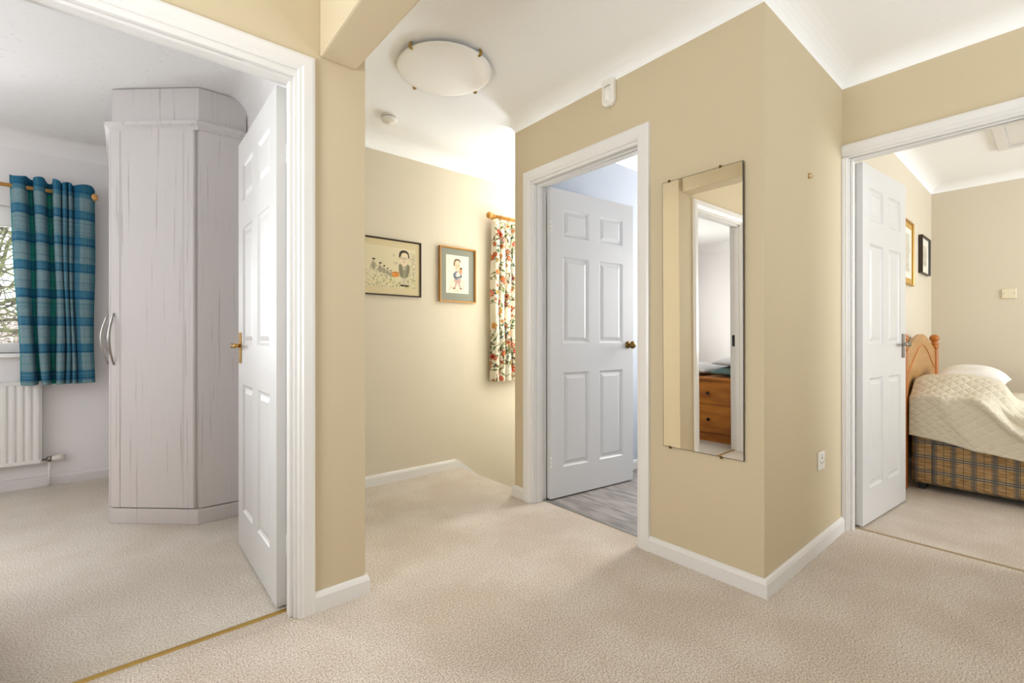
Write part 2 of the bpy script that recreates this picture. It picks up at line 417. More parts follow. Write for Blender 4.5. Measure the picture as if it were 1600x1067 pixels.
# coving
def cove_prof(w=0.12, h=0.065, top=ZC, n=8):
    return [(0, top)] + [(w - w * cos(t * pi / 2 / n), top - h + h * sin(t * pi / 2 / n)) for t in range(n + 1)]
g = G(); cp = cove_prof()
g.sweep([(2.06, 2.30), (XM, 2.30), (XM, YB), (XR, YB), (XR, -1.4)], cp, XY, -1)
g.sweep([(5.2, 2.30), (2.06, 2.30)], cp, XY, -1)
struct(g.build('trim_coving', COVE), 'white plaster coving along the mirror wall and return wall', 'coving')
struct(G().sweep([(0.74, YL), (0.74, YF), (5.2, YF)], cove_prof(0.11, 0.08), XY, -1).build('trim_coving', COVE), 'white coving above the stairwell caricatures', 'coving')
struct(G().sweep([(-1.35, -1.4), (-1.35, YL), (0.56, YL)], cp, XY, -1).build('trim_coving', COVE), 'white coving above the bedroom doorway', 'coving')
struct(G().sweep([(-3.2, 1.905), (-3.2, 4.57), (0.545, 4.57), (0.545, 1.905), (-3.2, 1.905)], cove_prof(0.10, 0.11, ZC - 0.01), XY, -1).build('trim_coving', mat('white bedroom coving', (240, 238, 236), 0.8)), 'white coving around the bedroom ceiling', 'coving')
struct(G().sweep([(3.062, -2.5), (3.062, 0.784), (5.772, 0.784), (5.772, -2.5)], cove_prof(0.11, 0.06), XY, -1).build('trim_coving', COVE), 'white coving above the guest bed', 'coving')
struct(G().sweep([(2.06, 0.86), (2.06, 2.17), (4.25, 2.17), (4.25, 0.86)], cove_prof(0.09, 0.08), XY, -1).build('trim_coving', COVE), 'white coving in the grey-floored room', 'coving')

# skirting
SK = [(0, 0), (0.016, 0), (0.016, 0.055), (0.011, 0.068), (0.004, 0.073), (0, 0.073)]
def skirt(name, path, label, side=-1, m=GLOSS):
    return struct(G().sweep(path, SK, XY, side).build(name, m), label, 'baseboard')
skirt('baseboard_left', [(0.535, YL), (0.74, YL), (0.74, YF), (2.0, YF)], 'white skirting round the wall end and under the caricatures')
skirt('baseboard_middle', [(2.03, 2.30), (XM, 2.30), (XM, 2.19)], 'short white skirting at the stair end of the mirror wall')
skirt('baseboard_return', [(XM, 1.30), (XM, YB), (XR - 0.018, YB)], 'white skirting under the mirror and round the corner')
skirt('baseboard_right', [(XR, -0.05), (XR, -1.4), (-1.35, -1.4), (-1.35, YL), (-0.32, YL)], 'white skirting round the rest of the landing')
skirt('baseboard_bedroom', [(-3.2, 1.905), (-3.2, 4.57), (0.545, 4.57)], 'off white skirting under the bedroom radiator', m=mat('off white skirting', (222, 218, 216), 0.4))
skirt('baseboard_bathroom', [(2.06, 2.17), (4.25, 2.17), (4.25, 0.86)], 'white skirting in the grey-floored room')
skirt('baseboard_guest', [(3.12, 0.784), (5.772, 0.784), (5.772, -2.5)], 'white skirting behind the guest bed')

# ------------------------------------------------------------------ door frames (architraves, linings, stops)
AR = [(0, 0), (0, 0.010), (0.006, 0.014), (0.013, 0.014), (0.020, 0.019), (0.050, 0.020), (0.060, 0.016), (0.060, 0)]
ARW = [(0, 0), (0, 0.010), (0.006, 0.014), (0.013, 0.014), (0.022, 0.019), (0.056, 0.020), (0.066, 0.016), (0.066, 0)]
g = G()
g.sweep([(OL[0] - 0.01, 0), (OL[0] - 0.01, HD + 0.022), (OL[1] + 0.010, HD + 0.022), (OL[1] + 0.010, 0)], AR, lambda a, b, c: (a, YL - c, b), 1)
struct(g.build('trim_1', GLOSS), 'white moulded architrave round the bedroom doorway', 'architrave')
g = G()
g.sweep([(OL[0] - 0.01, 0), (OL[0] - 0.01, HD + 0.022), (OL[1] + 0.018, HD + 0.022), (OL[1] + 0.018, 0)], AR, lambda a, b, c: (a, 1.905 + c, b), 1)
struct(g.build('trim_1', GLOSS), 'white architrave on the bedroom side of the doorway', 'architrave')
g = G()
def lining_y(g, o, y0, y1, stop, hinge_hi=True):
    g.box(o[0] - 0.03, o[0], y0, y1, 0, HD); g.box(o[1], o[1] + 0.03, y0, y1, 0, HD); g.box(o[0] - 0.03, o[1] + 0.03, y0, y1, HD, HD + 0.03)
    g.box(o[0], o[0] + 0.012, stop[0], stop[1], 0, HD - 0.012); g.box(o[1] - 0.012, o[1], stop[0], stop[1], 0, HD - 0.012); g.box(o[0], o[1], stop[0], stop[1], HD - 0.012, HD)
lining_y(g, OL, YL - 0.002, 1.905, (YL + 0.018, YL + 0.055))
struct(g.build('trim_1', GLOSS, bevel=0.0015), 'white jamb lining and door stop of the bedroom doorway', 'door frame')
def lining_x(g, o, x0, x1, stop):
    g.box(x0, x1, o[0] - 0.03, o[0], 0, HD); g.box(x0, x1, o[1], o[1] + 0.03, 0, HD); g.box(x0, x1, o[0] - 0.03, o[1] + 0.03, HD, HD + 0.03)
    g.box(stop[0], stop[1], o[0], o[0] + 0.012, 0, HD - 0.012); g.box(stop[0], stop[1], o[1] - 0.012, o[1], 0, HD - 0.012); g.box(stop[0], stop[1], o[0], o[1], HD - 0.012, HD)
g = G()
g.sweep([(OM[0] - 0.0, 0), (OM[0] - 0.0, HD + 0.018), (OM[1] + 0.016, HD + 0.018), (OM[1] + 0.016, 0)], ARW, lambda a, b, c: (XM - c, a, b), 1)
struct(g.build('trim_2', GLOSS), 'white moulded architrave round the grey-floored room doorway', 'architrave')
g = G(); lining_x(g, OM, XM - 0.002, 2.06, (XM + 0.03, XM + 0.066))
struct(g.build('trim_2', GLOSS, bevel=0.0015), 'white jamb lining and door stop of the grey-floored room doorway', 'door frame')
g = G()
ARR = [(0, 0), (0, 0.010), (0.005, 0.014), (0.010, 0.014), (0.014, 0.018), (0.022, 0.019), (0.0245, 0.018), (0.0245, 0)]
g.sweep([(OR[1] + 0.006, 0), (OR[1] + 0.006, HD + 0.0)], ARR, lambda a, b, c: (XR - c, a, b), -1)
ART = [(0, 0), (0, 0.010), (0.006, 0.014), (0.013, 0.014), (0.020, 0.019), (0.050, 0.020), (0.060, 0.016), (0.060, 0)]
g.sweep([(OR[1] + 0.030, HD + 0.010), (OR[0] - 0.07, HD + 0.010)], ART, lambda a, b, c: (XR - c, a, b), -1)
g.sweep([(OR[0] - 0.01, HD + 0.01), (OR[0] - 0.01, 0)], ART, lambda a, b, c: (XR - c, a, b), -1)
struct(g.build('trim_3', GLOSS), 'white moulded architrave round the guest room doorway', 'architrave')
g = G(); lining_x(g, OR, XR - 0.002, 3.062, (XR + 0.02, XR + 0.058))
struct(g.build('trim_3', GLOSS, bevel=0.0015), 'white jamb lining and door stop of the guest room doorway', 'door frame')

# threshold strips
g = G(); g.prism([(1.877, 0), (1.881, 0.005), (1.888, 0.007), (1.895, 0.005), (1.899, 0)], lambda a, b, c: (c, a, b), OL[0], OL[1])
struct(g.build('trim_threshold', STRIP), 'thin brass carpet strip across the bedroom doorway', 'threshold strip')
g = G(); g.prism([(2.030, 0), (2.034, 0.005), (2.046, 0.006), (2.056, 0.003), (2.06, 0)], lambda a, b, c: (a, c, b), OM[0], OM[1])
struct(g.build('trim_threshold', ALU), 'silver strip between carpet and grey plank floor', 'threshold strip')
g = G(); g.prism([(3.036, 0), (3.039, 0.004), (3.045, 0.005), (3.051, 0.004), (3.054, 0)], lambda a, b, c: (a, c, b), OR[0], OR[1])
struct(g.build('trim_threshold', mat('dull carpet strip', (168, 146, 112), 0.5, 0.3)), 'dull thin carpet strip across the guest room doorway', 'threshold strip')

# ------------------------------------------------------------------ doors
def leaf(w, h, t, z0=0.010):
    """six-panel leaf, hinge edge at x=0, faces at y=0 and y=t"""
    g = G(); st = 0.105 if w > 0.72 else 0.10; mu = 0.095
    p = (w - 2 * st - mu) / 2
    xs = [0, st, st + p, st + p + mu, st + 2 * p + mu, w]
    zs = [0, 0.19, 0.80, 0.99, 1.55, 1.68, 1.86, h]
    zs = [z + z0 for z in zs]
    for y, sg in ((0, 1), (t, -1)):
        for i in range(5):
            for j in range(7):
                x0, x1, a0, a1 = xs[i], xs[i + 1], zs[j], zs[j + 1]
                if i in (1, 3) and j in (1, 3, 5):
                    rings = []
                    for ins, dep in ((0, 0), (0.004, 0.004), (0.012, 0.009), (0.020, 0.009), (0.040, 0.003), (0.044, 0.003)):
                        rings.append([(x0 + ins, y + sg * dep, a0 + ins), (x1 - ins, y + sg * dep, a0 + ins), (x1 - ins, y + sg * dep, a1 - ins), (x0 + ins, y + sg * dep, a1 - ins)])
                    vs = [v for r in rings for v in r]; fs = []
                    for r in range(len(rings) - 1):
                        for k in range(4): fs.append((r * 4 + k, r * 4 + (k + 1) % 4, r * 4 + 4 + (k + 1) % 4, r * 4 + 4 + k))
                    fs.append(tuple(range(len(vs) - 4, len(vs)))); g.add(vs, fs)
                else: g.add([(x0, y, a0), (x1, y, a0), (x1, y, a1), (x0, y, a1)], [(0, 1, 2, 3)])
    # edges
    for j in range(7):
        g.add([(0, 0, zs[j]), (0, t, zs[j]), (0, t, zs[j + 1]), (0, 0, zs[j + 1])], [(0, 1, 2, 3)])
        g.add([(w, 0, zs[j]), (w, t, zs[j]), (w, t, zs[j + 1]), (w, 0, zs[j + 1])], [(0, 1, 2, 3)])
    for i in range(5):
        for z in (zs[0], zs[-1]): g.add([(xs[i], 0, z), (xs[i + 1], 0, z), (xs[i + 1], t, z), (xs[i], t, z)], [(0, 1, 2, 3)])
    return g

def hinge_mesh(x, y, z, ax='x'):
    g = G()
    for k in range(3): g.tube([(x, y, z - 0.038 + k * 0.026), (x, y, z - 0.015 + k * 0.026)], 0.0055, 10)
    return g

def lever(g, x, y, z, sg, out=1):
    """long backplate and scroll lever on the face y (outward sg), lever pointing to -x"""
    g.cbox(x - 0.020, x + 0.020, min(y, y + sg * 0.006), max(y, y + sg * 0.006), z - 0.075, z + 0.075, 0.002)
    g.tube([(x, y, z + 0.01), (x, y + sg * 0.030, z + 0.01)], 0.009, 12)
    g.tube([(x, y + sg * 0.034, z + 0.01), (x - 0.03, y + sg * 0.038, z + 0.012), (x - 0.07, y + sg * 0.038, z + 0.008), (x - 0.105, y + sg * 0.036, z + 0.014)], [0.0095, 0.009, 0.008, 0.009], 12)
    g.tube([(x, y + sg * 0.026, z + 0.01), (x, y + sg * 0.042, z + 0.01)], 0.012, 12)

def door(n, hinge, rz, w, yoff, handle, label, hmat, hz, hinge_mat=GLOSS, hinge_y=None):
    r = empty('door_%d' % n, hinge, rz); struct(r, label, 'door')
    g = leaf(w, 1.981, 0.035); g.v = [(x, y + yoff, z) for x, y, z in g.v]
    lf = g.build('door_leaf', DOORW, r)
    hx = w - 0.055
    g = G()
    if handle == 'lever':
        lever(g, hx, yoff, hz, -1); lever(g, hx, yoff + 0.035, hz, 1)
    else:
        for y, sg in ((yoff, -1), (yoff + 0.035, 1)):
            prof = [(0.026, 0), (0.026, 0.004), (0.012, 0.008), (0.010, 0.022), (0.016, 0.028), (0.025, 0.038), (0.027, 0.048), (0.022, 0.058), (0.010, 0.062)]
            g.lathe([(a, sg * b) for a, b in prof], (hx, y, hz), 'y', 24)
    h = g.build('door_handle', hmat, r)
    if handle == 'lever':
        g = G(); g.box(w, w + 0.0015, yoff + 0.006, yoff + 0.029, hz - 0.06, hz + 0.07); g.box(w, w + 0.006, yoff + 0.011, yoff + 0.024, hz + 0.0, hz + 0.02)
        g.build('latch', BRASSD, r)
    hy = yoff + 0.041 if hinge_y is None else hinge_y
    for z in (0.24, 1.74):
        hinge_mesh(0.0, hy, z).build('hinge', hinge_mat, r)
    return r
# bedroom door: hinge side at the right jamb, opened 90 degrees into the room
door(1, (0.4695, 1.911, 0), radians(90.6), 0.726, 0.0, 'lever', 'white six-panel door standing open into the bedroom', BRASS, 0.985, GLOSS, -0.004)
# bathroom door
door(2, (2.064, 2.117, 0), radians(-6.3), 0.762, -0.035, 'knob', 'white six-panel door with brass knob opening over the grey floor', BRASSD, 0.985, GLOSS, -0.041)
# guest room door
door(3, (3.066, 0.729, 0), radians(-4.9), 0.711, -0.035, 'lever', 'white six-panel door standing open in front of the pine headboard', CHROME, 0.985, GLOSS, 0.005)

# latch keep on the far jamb of door 1
g = G(); g.box(OL[0], OL[0] + 0.002, 1.872, 1.895, 0.93, 1.03); g.box(OL[0] + 0.001, OL[0] + 0.003, 1.878, 1.890, 0.965, 1.005)
tag(g.build('strike_plate', BLACK), 'small dark latch keep on the bedroom jamb seen in the long mirror', 'strike plate')

# ------------------------------------------------------------------ windows
def window(n, axis, c, a0, a1, z0, z1, bars, label, sill=None, top_rail=0.05, frame_w=0.05):
    r = empty('window_%d' % n, (0, 0, 0)); struct(r, label, 'window')
    def f(p, q, h): return (p, c + h, q) if axis == 'y' else (c + h, p, q)
    g = G()
    def bx(p0, p1, q0, q1, h0, h1, gg=g):
        if axis == 'y': gg.box(p0, p1, c + h0, c + h1, q0, q1)
        else: gg.box(c + h0, c + h1, p0, p1, q0, q1)
    fw = frame_w
    bx(a0, a1, z0, z0 + fw, -0.03, 0.03); bx(a0, a1, z1 - top_rail, z1, -0.03, 0.03); bx(a0, a0 + fw, z0, z1, -0.03, 0.03); bx(a1 - fw, a1, z0, z1, -0.03, 0.03)
    for b_ in bars: bx(b_ - 0.03, b_ + 0.03, z0, z1, -0.03, 0.03)
    g.build('window_frame', UPVC, r, bevel=0.004)
    g = G(); bx(a0 + 0.02, a1 - 0.02, z0 + 0.02, z1 - 0.02, -0.003, 0.003, g); g.build('pane', GLASS, r)
    if sill:
        g = G(); s0, s1 = sill
        if axis == 'y': g.cbox(a0 - 0.04, a1 + 0.02, s0, s1, z0 - 0.028, z0, 0.005)
        else: g.cbox(s0, s1, a0 - 0.04, a1 + 0.04, z0 - 0.028, z0, 0.005)
        g.build('window_sill', UPVC, r)
    return r
window(1, 'y', 4.66, -2.35, -0.44, 0.93, 1.93, [-1.45], 'white framed bedroom window looking onto bare branches', (4.53, 4.64), 0.13, 0.07)
window(2, 'y', 3.20, 2.62, 4.05, 0.98, 1.96, [3.3], 'white stair window behind the flowered curtain', (3.05, 3.18))
window(3, 'x', 4.30, 1.15, 1.85, 0.95, 2.05, [], 'white window of the grey-floored room', (4.23, 4.28))
window(4, 'y', -2.55, 3.6, 5.4, 0.9, 2.1, [4.5], 'white guest room window')
window(5, 'y', -1.45, 1.2, 2.8, 0.9, 2.2, [2.0], 'added white landing window for fill light, opposite the doorways')  # unseen window, put in so the landing fill lamp can shine through
window(7, 'x', -3.25, 2.05, 3.05, 0.9, 2.1, [], 'added white side window for fill light in the bedroom')  # unseen, added opening for the bedroom fill lamp
window(6, 'x', -1.42, 0.1, 1.4, 0.9, 2.2, [0.75], 'added white window for fill light at the side of the landing')  # unseen, added with its lamp to brighten the landing

# ------------------------------------------------------------------ wardrobe
A = (-0.076, 3.412); B = (0.301, 3.069); Cc = (0.540, 3.069); D0 = (-0.076, 4.545)
wr = empty('wardrobe', (0.2, 3.7, 0)); tag(wr, 'tall limewashed fitted corner wardrobe with bow handles, beside the open bedroom door', 'wardrobe')
def wl(g): g.v = [(x - 0.2, y - 3.7, z) for x, y, z in g.v]; return g
ins = 0.018
def inset_path(k):   # path of the carcass front, moved inwards by k
    dx, dy = B[0] - A[0], B[1] - A[1]; ln = sqrt(dx * dx + dy * dy)
    return [(D0[0] + k, D0[1]), (A[0] + k, A[1] + k * 0.41), (B[0] + k * 0.41, B[1] + k), (Cc[0], Cc[1] + k)]
p = inset_path(0.020); poly = p + [(0.540, 4.545)]
wl(G().prism(poly, XY, 0.085, 2.20)).build('carcass', WARD, wr)
p = inset_path(0.0); poly = p + [(0.540, 4.545)]
wl(G().prism(poly, XY, 0, 0.083)).build('plinth', WARD, wr, bevel=0.003)
p = inset_path(0.012); poly = p + [(0.540, 4.545)]
wl(G().prism(poly, XY, 2.20, 2.425)).build('fascia', WARD, wr)
g = G(); g.sweep(inset_path(0.018), [(0, 2.186), (0.014, 2.188), (0.020, 2.200), (0.036, 2.214), (0.040, 2.230), (0.0, 2.232)], XY, -1)
wl(g).build('cornice', WARD, wr)
# doors: angled one facing the doorway, one in the row facing the window side
def ward_door(p0, p1, z0, z1, t=0.02):
    """panel on the line p0->p1 (outside face on it), frame lines scored in"""
    d_ = Vector((p1[0] - p0[0], p1[1] - p0[1])); w = d_.length; d_.normalize(); n = Vector((-d_.y, d_.x))   # n points inward
    fm = lambda a, b, c: (p0[0] + d_.x * a + n.x * c, p0[1] + d_.y * a + n.y * c, b)
    g = G(); st = 0.055; v = 0.004
    xs = [(0.0, 0.006), (0.006, 0.0), (st, 0.0), (st + v, 0.004), (st + 2 * v + 0.004, 0.001), (w - st - 2 * v - 0.004, 0.001), (w - st - v, 0.004), (w - st, 0), (w - 0.006, 0), (w, 0.006)]
    poly = [(a, c) for a, c in xs] + [(w, t), (0, t)]
    g.prism(poly, lambda a, b, c: fm(a, c, b), z0, z1)
    return g
def P_on(p0, p1, a):
    d_ = Vector((p1[0] - p0[0], p1[1] - p0[1])).normalized(); return (p0[0] + d_.x * a, p0[1] + d_.y * a)
dAB = sqrt((B[0] - A[0]) ** 2 + (B[1] - A[1]) ** 2)
def bow(p, outv, z0, z1):
    pts = []
    for i in range(11):
        t = i / 10; k = sin(pi * t); pts.append((p[0] + outv[0] * (0.004 + 0.030 * k), p[1] + outv[1] * (0.004 + 0.030 * k), z0 + (z1 - z0) * t))
    return G().tube(pts, [0.004 + 0.0025 * sin(pi * i / 10) for i in range(11)], 10)
q0, q1 = P_on(A, B, 0.004), P_on(A, B, dAB - 0.022)
dd = wl(ward_door(q0, q1, 0.090, 2.188)).build('wardrobe_door', WARD, wr)
nv = Vector((B[1] - A[1], -(B[0] - A[0]))).normalized()   # outward
hp = P_on(A, B, 0.030)
wl(bow(hp, (nv.x, nv.y), 0.885, 1.17)).build('bow_handle', CHROME, dd)
dd = wl(ward_door((-0.078, 4.0), (-0.078, 3.425), 0.090, 2.188)).build('wardrobe_door', WARD, wr)
wl(bow((-0.078, 3.50), (-1, 0), 0.885, 1.17)).build('bow_handle', CHROME, dd)
dd = wl(ward_door((-0.078, 4.535), (-0.078, 4.006), 0.090, 2.188)).build('wardrobe_door', WARD, wr)
wl(bow((-0.078, 4.46), (-1, 0), 0.885, 1.17)).build('bow_handle', CHROME, dd)
g = G(); g.box(B[0] - 0.012, B[0] - 0.006, B[1] + 0.008, B[1] + 0.014, 0.09, 2.19)
g = G(); g.prism([(0.308, 3.070), (0.538, 3.070), (0.538, 3.090), (0.318, 3.090)], XY, 0.090, 2.186); wl(g).build('end_panel', WARD, wr)

# ------------------------------------------------------------------ radiator
rr_ = empty('radiator', (-1.2, 4.5, 0.17)); tag(rr_, 'white ribbed panel radiator under the bedroom window with corner valve', 'radiator')
def rl(g, o=(-1.2, 4.5, 0.17)): g.v = [(x - o[0], y + 0.016 - o[1], z - o[2]) for x, y, z in g.v]; return g
x0, x1 = -1.95, -0.452
prof = [(x0, 4.49)]
xx = x0 + 0.02
while xx < x1 - 0.03:
    prof += [(xx, 4.484), (xx + 0.010, 4.478), (xx + 0.022, 4.478), (xx + 0.032, 4.486)]; xx += 0.038
prof += [(x1 - 0.004, 4.484), (x1, 4.490), (x1, 4.500), (x0, 4.500)]
g = G(); g.prism(prof, XY, 0.195, 0.715)
g.cbox(x0, x1, 4.476, 4.500, 0.175, 0.200, 0.004); g.cbox(x0, x1, 4.476, 4.500, 0.712, 0.735, 0.004)
rl(g).build('front_panel', RADW, rr_)
rl(G().cbox(x0, x1, 4.535, 4.552, 0.175, 0.73, 0.004)).build('rear_panel', RADW, rr_)
g = G(); g.box(x0, x1, 4.478, 4.553, 0.733, 0.738)
for k in range(40): g.box(x0 + 0.02 + k * 0.037, x0 + 0.04 + k * 0.037, 4.505, 4.53, 0.7375, 0.7395)
rl(g).build('top_grille', RADW, rr_)
rl(G().box(x1 - 0.001, x1 + 0.002, 4.478, 4.553, 0.176, 0.735)).build('side_panel', RADW, rr_)
g = G(); g.tube([(-0.452, 4.51, 0.192), (-0.425, 4.51, 0.192)], 0.008); g.tube([(-0.43, 4.51, 0.192), (-0.405, 4.51, 0.192)], 0.012, 6); g.tube([(-0.415, 4.51, 0.175), (-0.415, 4.51, 0.21)], 0.011, 8)
vb = rl(g).build('valve', CHROME, rr_)
g = G(); g.tube([(-0.402, 4.51, 0.194), (-0.385, 4.51, 0.194), (-0.34, 4.51, 0.196)], [0.012, 0.018, 0.018], 14)
for k in range(10):
    a = k * pi / 5; g.tube([(-0.385, 4.51 + 0.018 * cos(a), 0.195 + 0.018 * sin(a)), (-0.342, 4.51 + 0.018 * cos(a), 0.196 + 0.018 * sin(a))], 0.002, 6)
rl(g).build('valve_head', PLAST, vb)
rl(G().tube([(-0.415, 4.51, 0.0), (-0.415, 4.51, 0.178)], 0.0075, 12)).build('pipe', GLOSS, rr_)

# ------------------------------------------------------------------ painted grids (curtains, prints)
class Canvas:
    def __init__(s, w, h, res, base):
        s.w, s.h = w, h; s.nx = int(w / res) + 1; s.ny = int(h / res) + 1
        s.X, s.Y = np.meshgrid(np.linspace(0, w, s.nx), np.linspace(0, h, s.ny)); s.res = res
        s.a = np.ones((s.ny, s.nx, 3)) * np.array(base, float)
    def put(s, m, c, k=1.0):
        m = np.clip(m, 0, 1)[..., None] * k; s.a = s.a * (1 - m) + np.array(c, float) * m
    def ell(s, x, y, a, b, ang, c, k=1.0):
        dx, dy = s.X - x, s.Y - y; u = dx * cos(ang) + dy * sin(ang); v = -dx * sin(ang) + dy * cos(ang)
        r = np.sqrt((u / a) ** 2 + (v / b) ** 2); s.put((1 - r) * min(a, b) / s.res + 0.5, c, k)
    def line(s, pts, wd, c, k=1.0):
        for (x0, y0), (x1, y1) in zip(pts[:-1], pts[1:]):
            dx, dy = x1 - x0, y1 - y0; L2 = dx * dx + dy * dy + 1e-12
            t = np.clip(((s.X - x0) * dx + (s.Y - y0) * dy) / L2, 0, 1)
            dd_ = np.hypot(s.X - x0 - t * dx, s.Y - y0 - t * dy); s.put((wd / 2 - dd_) / s.res + 0.5, c, k)
    def rect(s, x0, x1, y0, y1, c, k=1.0):
        s.put(((s.X >= x0) & (s.X <= x1) & (s.Y >= y0) & (s.Y <= y1)).astype(float), c, k)
    def noise(s, amt, rng): s.a = s.a * (1 + (rng.random((s.ny, s.nx, 1)) - 0.5) * amt)

def painted_mesh(name, cv, pos, m, parent=None, smooth=True, origin=None, solid=0):
    """cv canvas, pos(X, Y arrays) -> (x, y, z) arrays"""
    x, y, z = pos(cv.X, cv.Y); ny, nx = cv.ny, cv.nx
    V = np.stack([x.ravel(), y.ravel(), z.ravel()], 1)
    if parent is None:
        if origin is None: lo, hi = V.min(0), V.max(0); origin = ((lo[0] + hi[0]) / 2, (lo[1] + hi[1]) / 2, lo[2])
        V = V - np.array(origin)
    i = np.arange(ny * nx).reshape(ny, nx)
    F = np.stack([i[:-1, :-1], i[:-1, 1:], i[1:, 1:], i[1:, :-1]], -1).reshape(-1, 4)
    me = bpy.data.meshes.new(name); me.vertices.add(len(V)); me.vertices.foreach_set('co', V.ravel())
    me.loops.add(F.size); me.loops.foreach_set('vertex_index', F.ravel())
    me.polygons.add(len(F)); me.polygons.foreach_set('loop_start', np.arange(0, F.size, 4)); me.polygons.foreach_set('loop_total', np.full(len(F), 4))
    me.update(calc_edges=True); me.validate()
    me.polygons.foreach_set('use_smooth', np.full(len(me.polygons), smooth))
    c = np.clip(cv.a / 255, 0, 1); c = np.where(c <= 0.04045, c / 12.92, ((c + 0.055) / 1.055) ** 2.4)
    at = me.color_attributes.new('Col', 'FLOAT_COLOR', 'POINT')
    at.data.foreach_set('color', np.concatenate([c.reshape(-1, 3), np.ones((len(V), 1))], 1).ravel())
    me.materials.append(m)
    o = bpy.data.objects.new(name, me); COL.objects.link(o)
    if parent is None: o.location = origin
    else: o.parent = parent
    if solid:
        sd = o.modifiers.new('s', 'SOLIDIFY'); sd.thickness = solid; sd.offset = 0
    return o

def spline(pts, n):
    """Catmull-Rom through 2-D points, resampled by arc length: returns fn(s in metres) arrays and total length"""
    P_ = np.array([pts[0]] + list(pts) + [pts[-1]], float); out = []
    for i in range(1, len(P_) - 2):
        for t in np.linspace(0, 1, 30, endpoint=False):
            p0, p1, p2, p3 = P_[i - 1], P_[i], P_[i + 1], P_[i + 2]
            out.append(0.5 * ((2 * p1) + (-p0 + p2) * t + (2 * p0 - 5 * p1 + 4 * p2 - p3) * t * t + (-p0 + 3 * p1 - 3 * p2 + p3) * t ** 3))
    out.append(P_[-2]); out = np.array(out); sl = np.concatenate([[0], np.cumsum(np.hypot(*np.diff(out, axis=0).T))])
    return (lambda q: (np.interp(q, sl, out[:, 0]), np.interp(q, sl, out[:, 1]))), sl[-1]

CLOTH = cloth_attr('checked curtain cloth', 0.9, 0.42)
CLOTHF = cloth_attr('flowered curtain cloth', 0.9, 0.35)
PRINT = cloth_attr('printed paper', 0.6, 0)

rng = np.random.default_rng(5)
# blue curtain: plan path (x, offset from the pole; negative = room side)
path = [(-0.600, 0.030), (-0.582, -0.02), (-0.569, -0.050), (-0.548, -0.058), (-0.530, -0.045), (-0.520, 0.0), (-0.510, 0.035), (-0.497, 0.036), (-0.487, 0.0), (-0.480, -0.045),
        (-0.458, -0.060), (-0.438, -0.045), (-0.428, 0.0), (-0.420, 0.034), (-0.402, 0.036), (-0.393, 0.0), (-0.387, -0.046), (-0.370, -0.060), (-0.354, -0.046), (-0.347, -0.012),
        (-0.342, -0.042), (-0.332, -0.055), (-0.322, -0.040), (-0.317, -0.008), (-0.312, -0.036), (-0.304, -0.048), (-0.296, -0.034), (-0.290, -0.006), (-0.284, -0.026), (-0.262, -0.040),
        (-0.225, -0.036), (-0.196, -0.018), (-0.184, 0.012), (-0.180, 0.045)]
fn, LEN = spline(path, 400)
HT = 1.395
cv = Canvas(LEN, HT, 0.0042, (150, 180, 188))
fx, fy = fn(cv.X)
# teal and thin green plaid, backlit glow painted into fold recesses; blue weft bands
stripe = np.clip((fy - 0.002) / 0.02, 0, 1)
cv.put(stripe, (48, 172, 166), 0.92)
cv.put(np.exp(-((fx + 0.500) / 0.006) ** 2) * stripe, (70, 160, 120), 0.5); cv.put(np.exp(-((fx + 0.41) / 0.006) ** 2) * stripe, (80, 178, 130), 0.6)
cv.put(((fx > -0.292) & (fx < -0.255)).astype(float), (62, 128, 160), 0.7)
cv.put(((fx > -0.206)).astype(float), (86, 150, 170), 0.5)
cv.put(((fx > -0.346) & (fx < -0.318)).astype(float), (84, 150, 178), 0.45)
per = 0.187
ph = ((HT - cv.Y) + 0.03) % per / per
band = np.clip(1 - np.abs(ph - 0.30) / 0.20, 0, 1); band = np.clip(band * 3.2, 0, 1)
cv.put(band * 0.66, (44, 122, 164))
cv.put(np.clip(1 - np.abs(ph - 0.43) / 0.03, 0, 1) * 0.8, (18, 70, 118)); cv.put(np.clip(1 - np.abs(ph - 0.17) / 0.02, 0, 1) * 0.6, (24, 86, 130))
cv.put((HT - cv.Y < 0.09).astype(float) * 0.5, (36, 120, 160))
for k in range(120):
    yk = rng.random() * HT; cv.put(np.exp(-((cv.Y - yk) / 0.0025) ** 2) * rng.random() * 0.35, [(20, 90, 135), (176, 200, 190), (60, 150, 160)][k % 3])
for k in range(90):
    xk = rng.random() * LEN; cv.put(np.exp(-((cv.X - xk) / 0.0022) ** 2) * rng.random() * 0.35, [(180, 204, 200), (40, 110, 150), (170, 200, 160)][k % 3])
cv.noise(0.10, rng)
def pos_blue(X, Y):
    x, y = fn(X); d_ = 1 - Y / HT        # d: 0 at top, 1 at hem
    sway = 0.050 * d_ * np.clip((-0.18 - x) / 0.4, 0, 1) + 0.008 * np.sin(Y * 5 + X * 9) * d_
    amp = 1 - 0.15 * np.sin(d_ * pi)
    z = 0.716 + Y * 1.0 + 0.010 * np.cos(X * 34) * (Y > HT - 0.02)
    return x + sway, 4.468 + y * amp + 0.006 * np.sin(X * 30 + Y * 4) * d_, z
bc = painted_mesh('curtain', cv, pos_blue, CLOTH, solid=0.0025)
tag(bc, 'short blue and teal checked eyelet curtain beside the bedroom window', 'curtain')
pr = empty('curtain_pole', (-1.4, 4.468, 2.045)); tag(pr, 'pale wooden curtain pole above the bedroom window', 'curtain pole')
G().tube([(-1.25, 0, 0), (1.19, 0, 0)], 0.013, 16).build('pole', POLEW, pr)
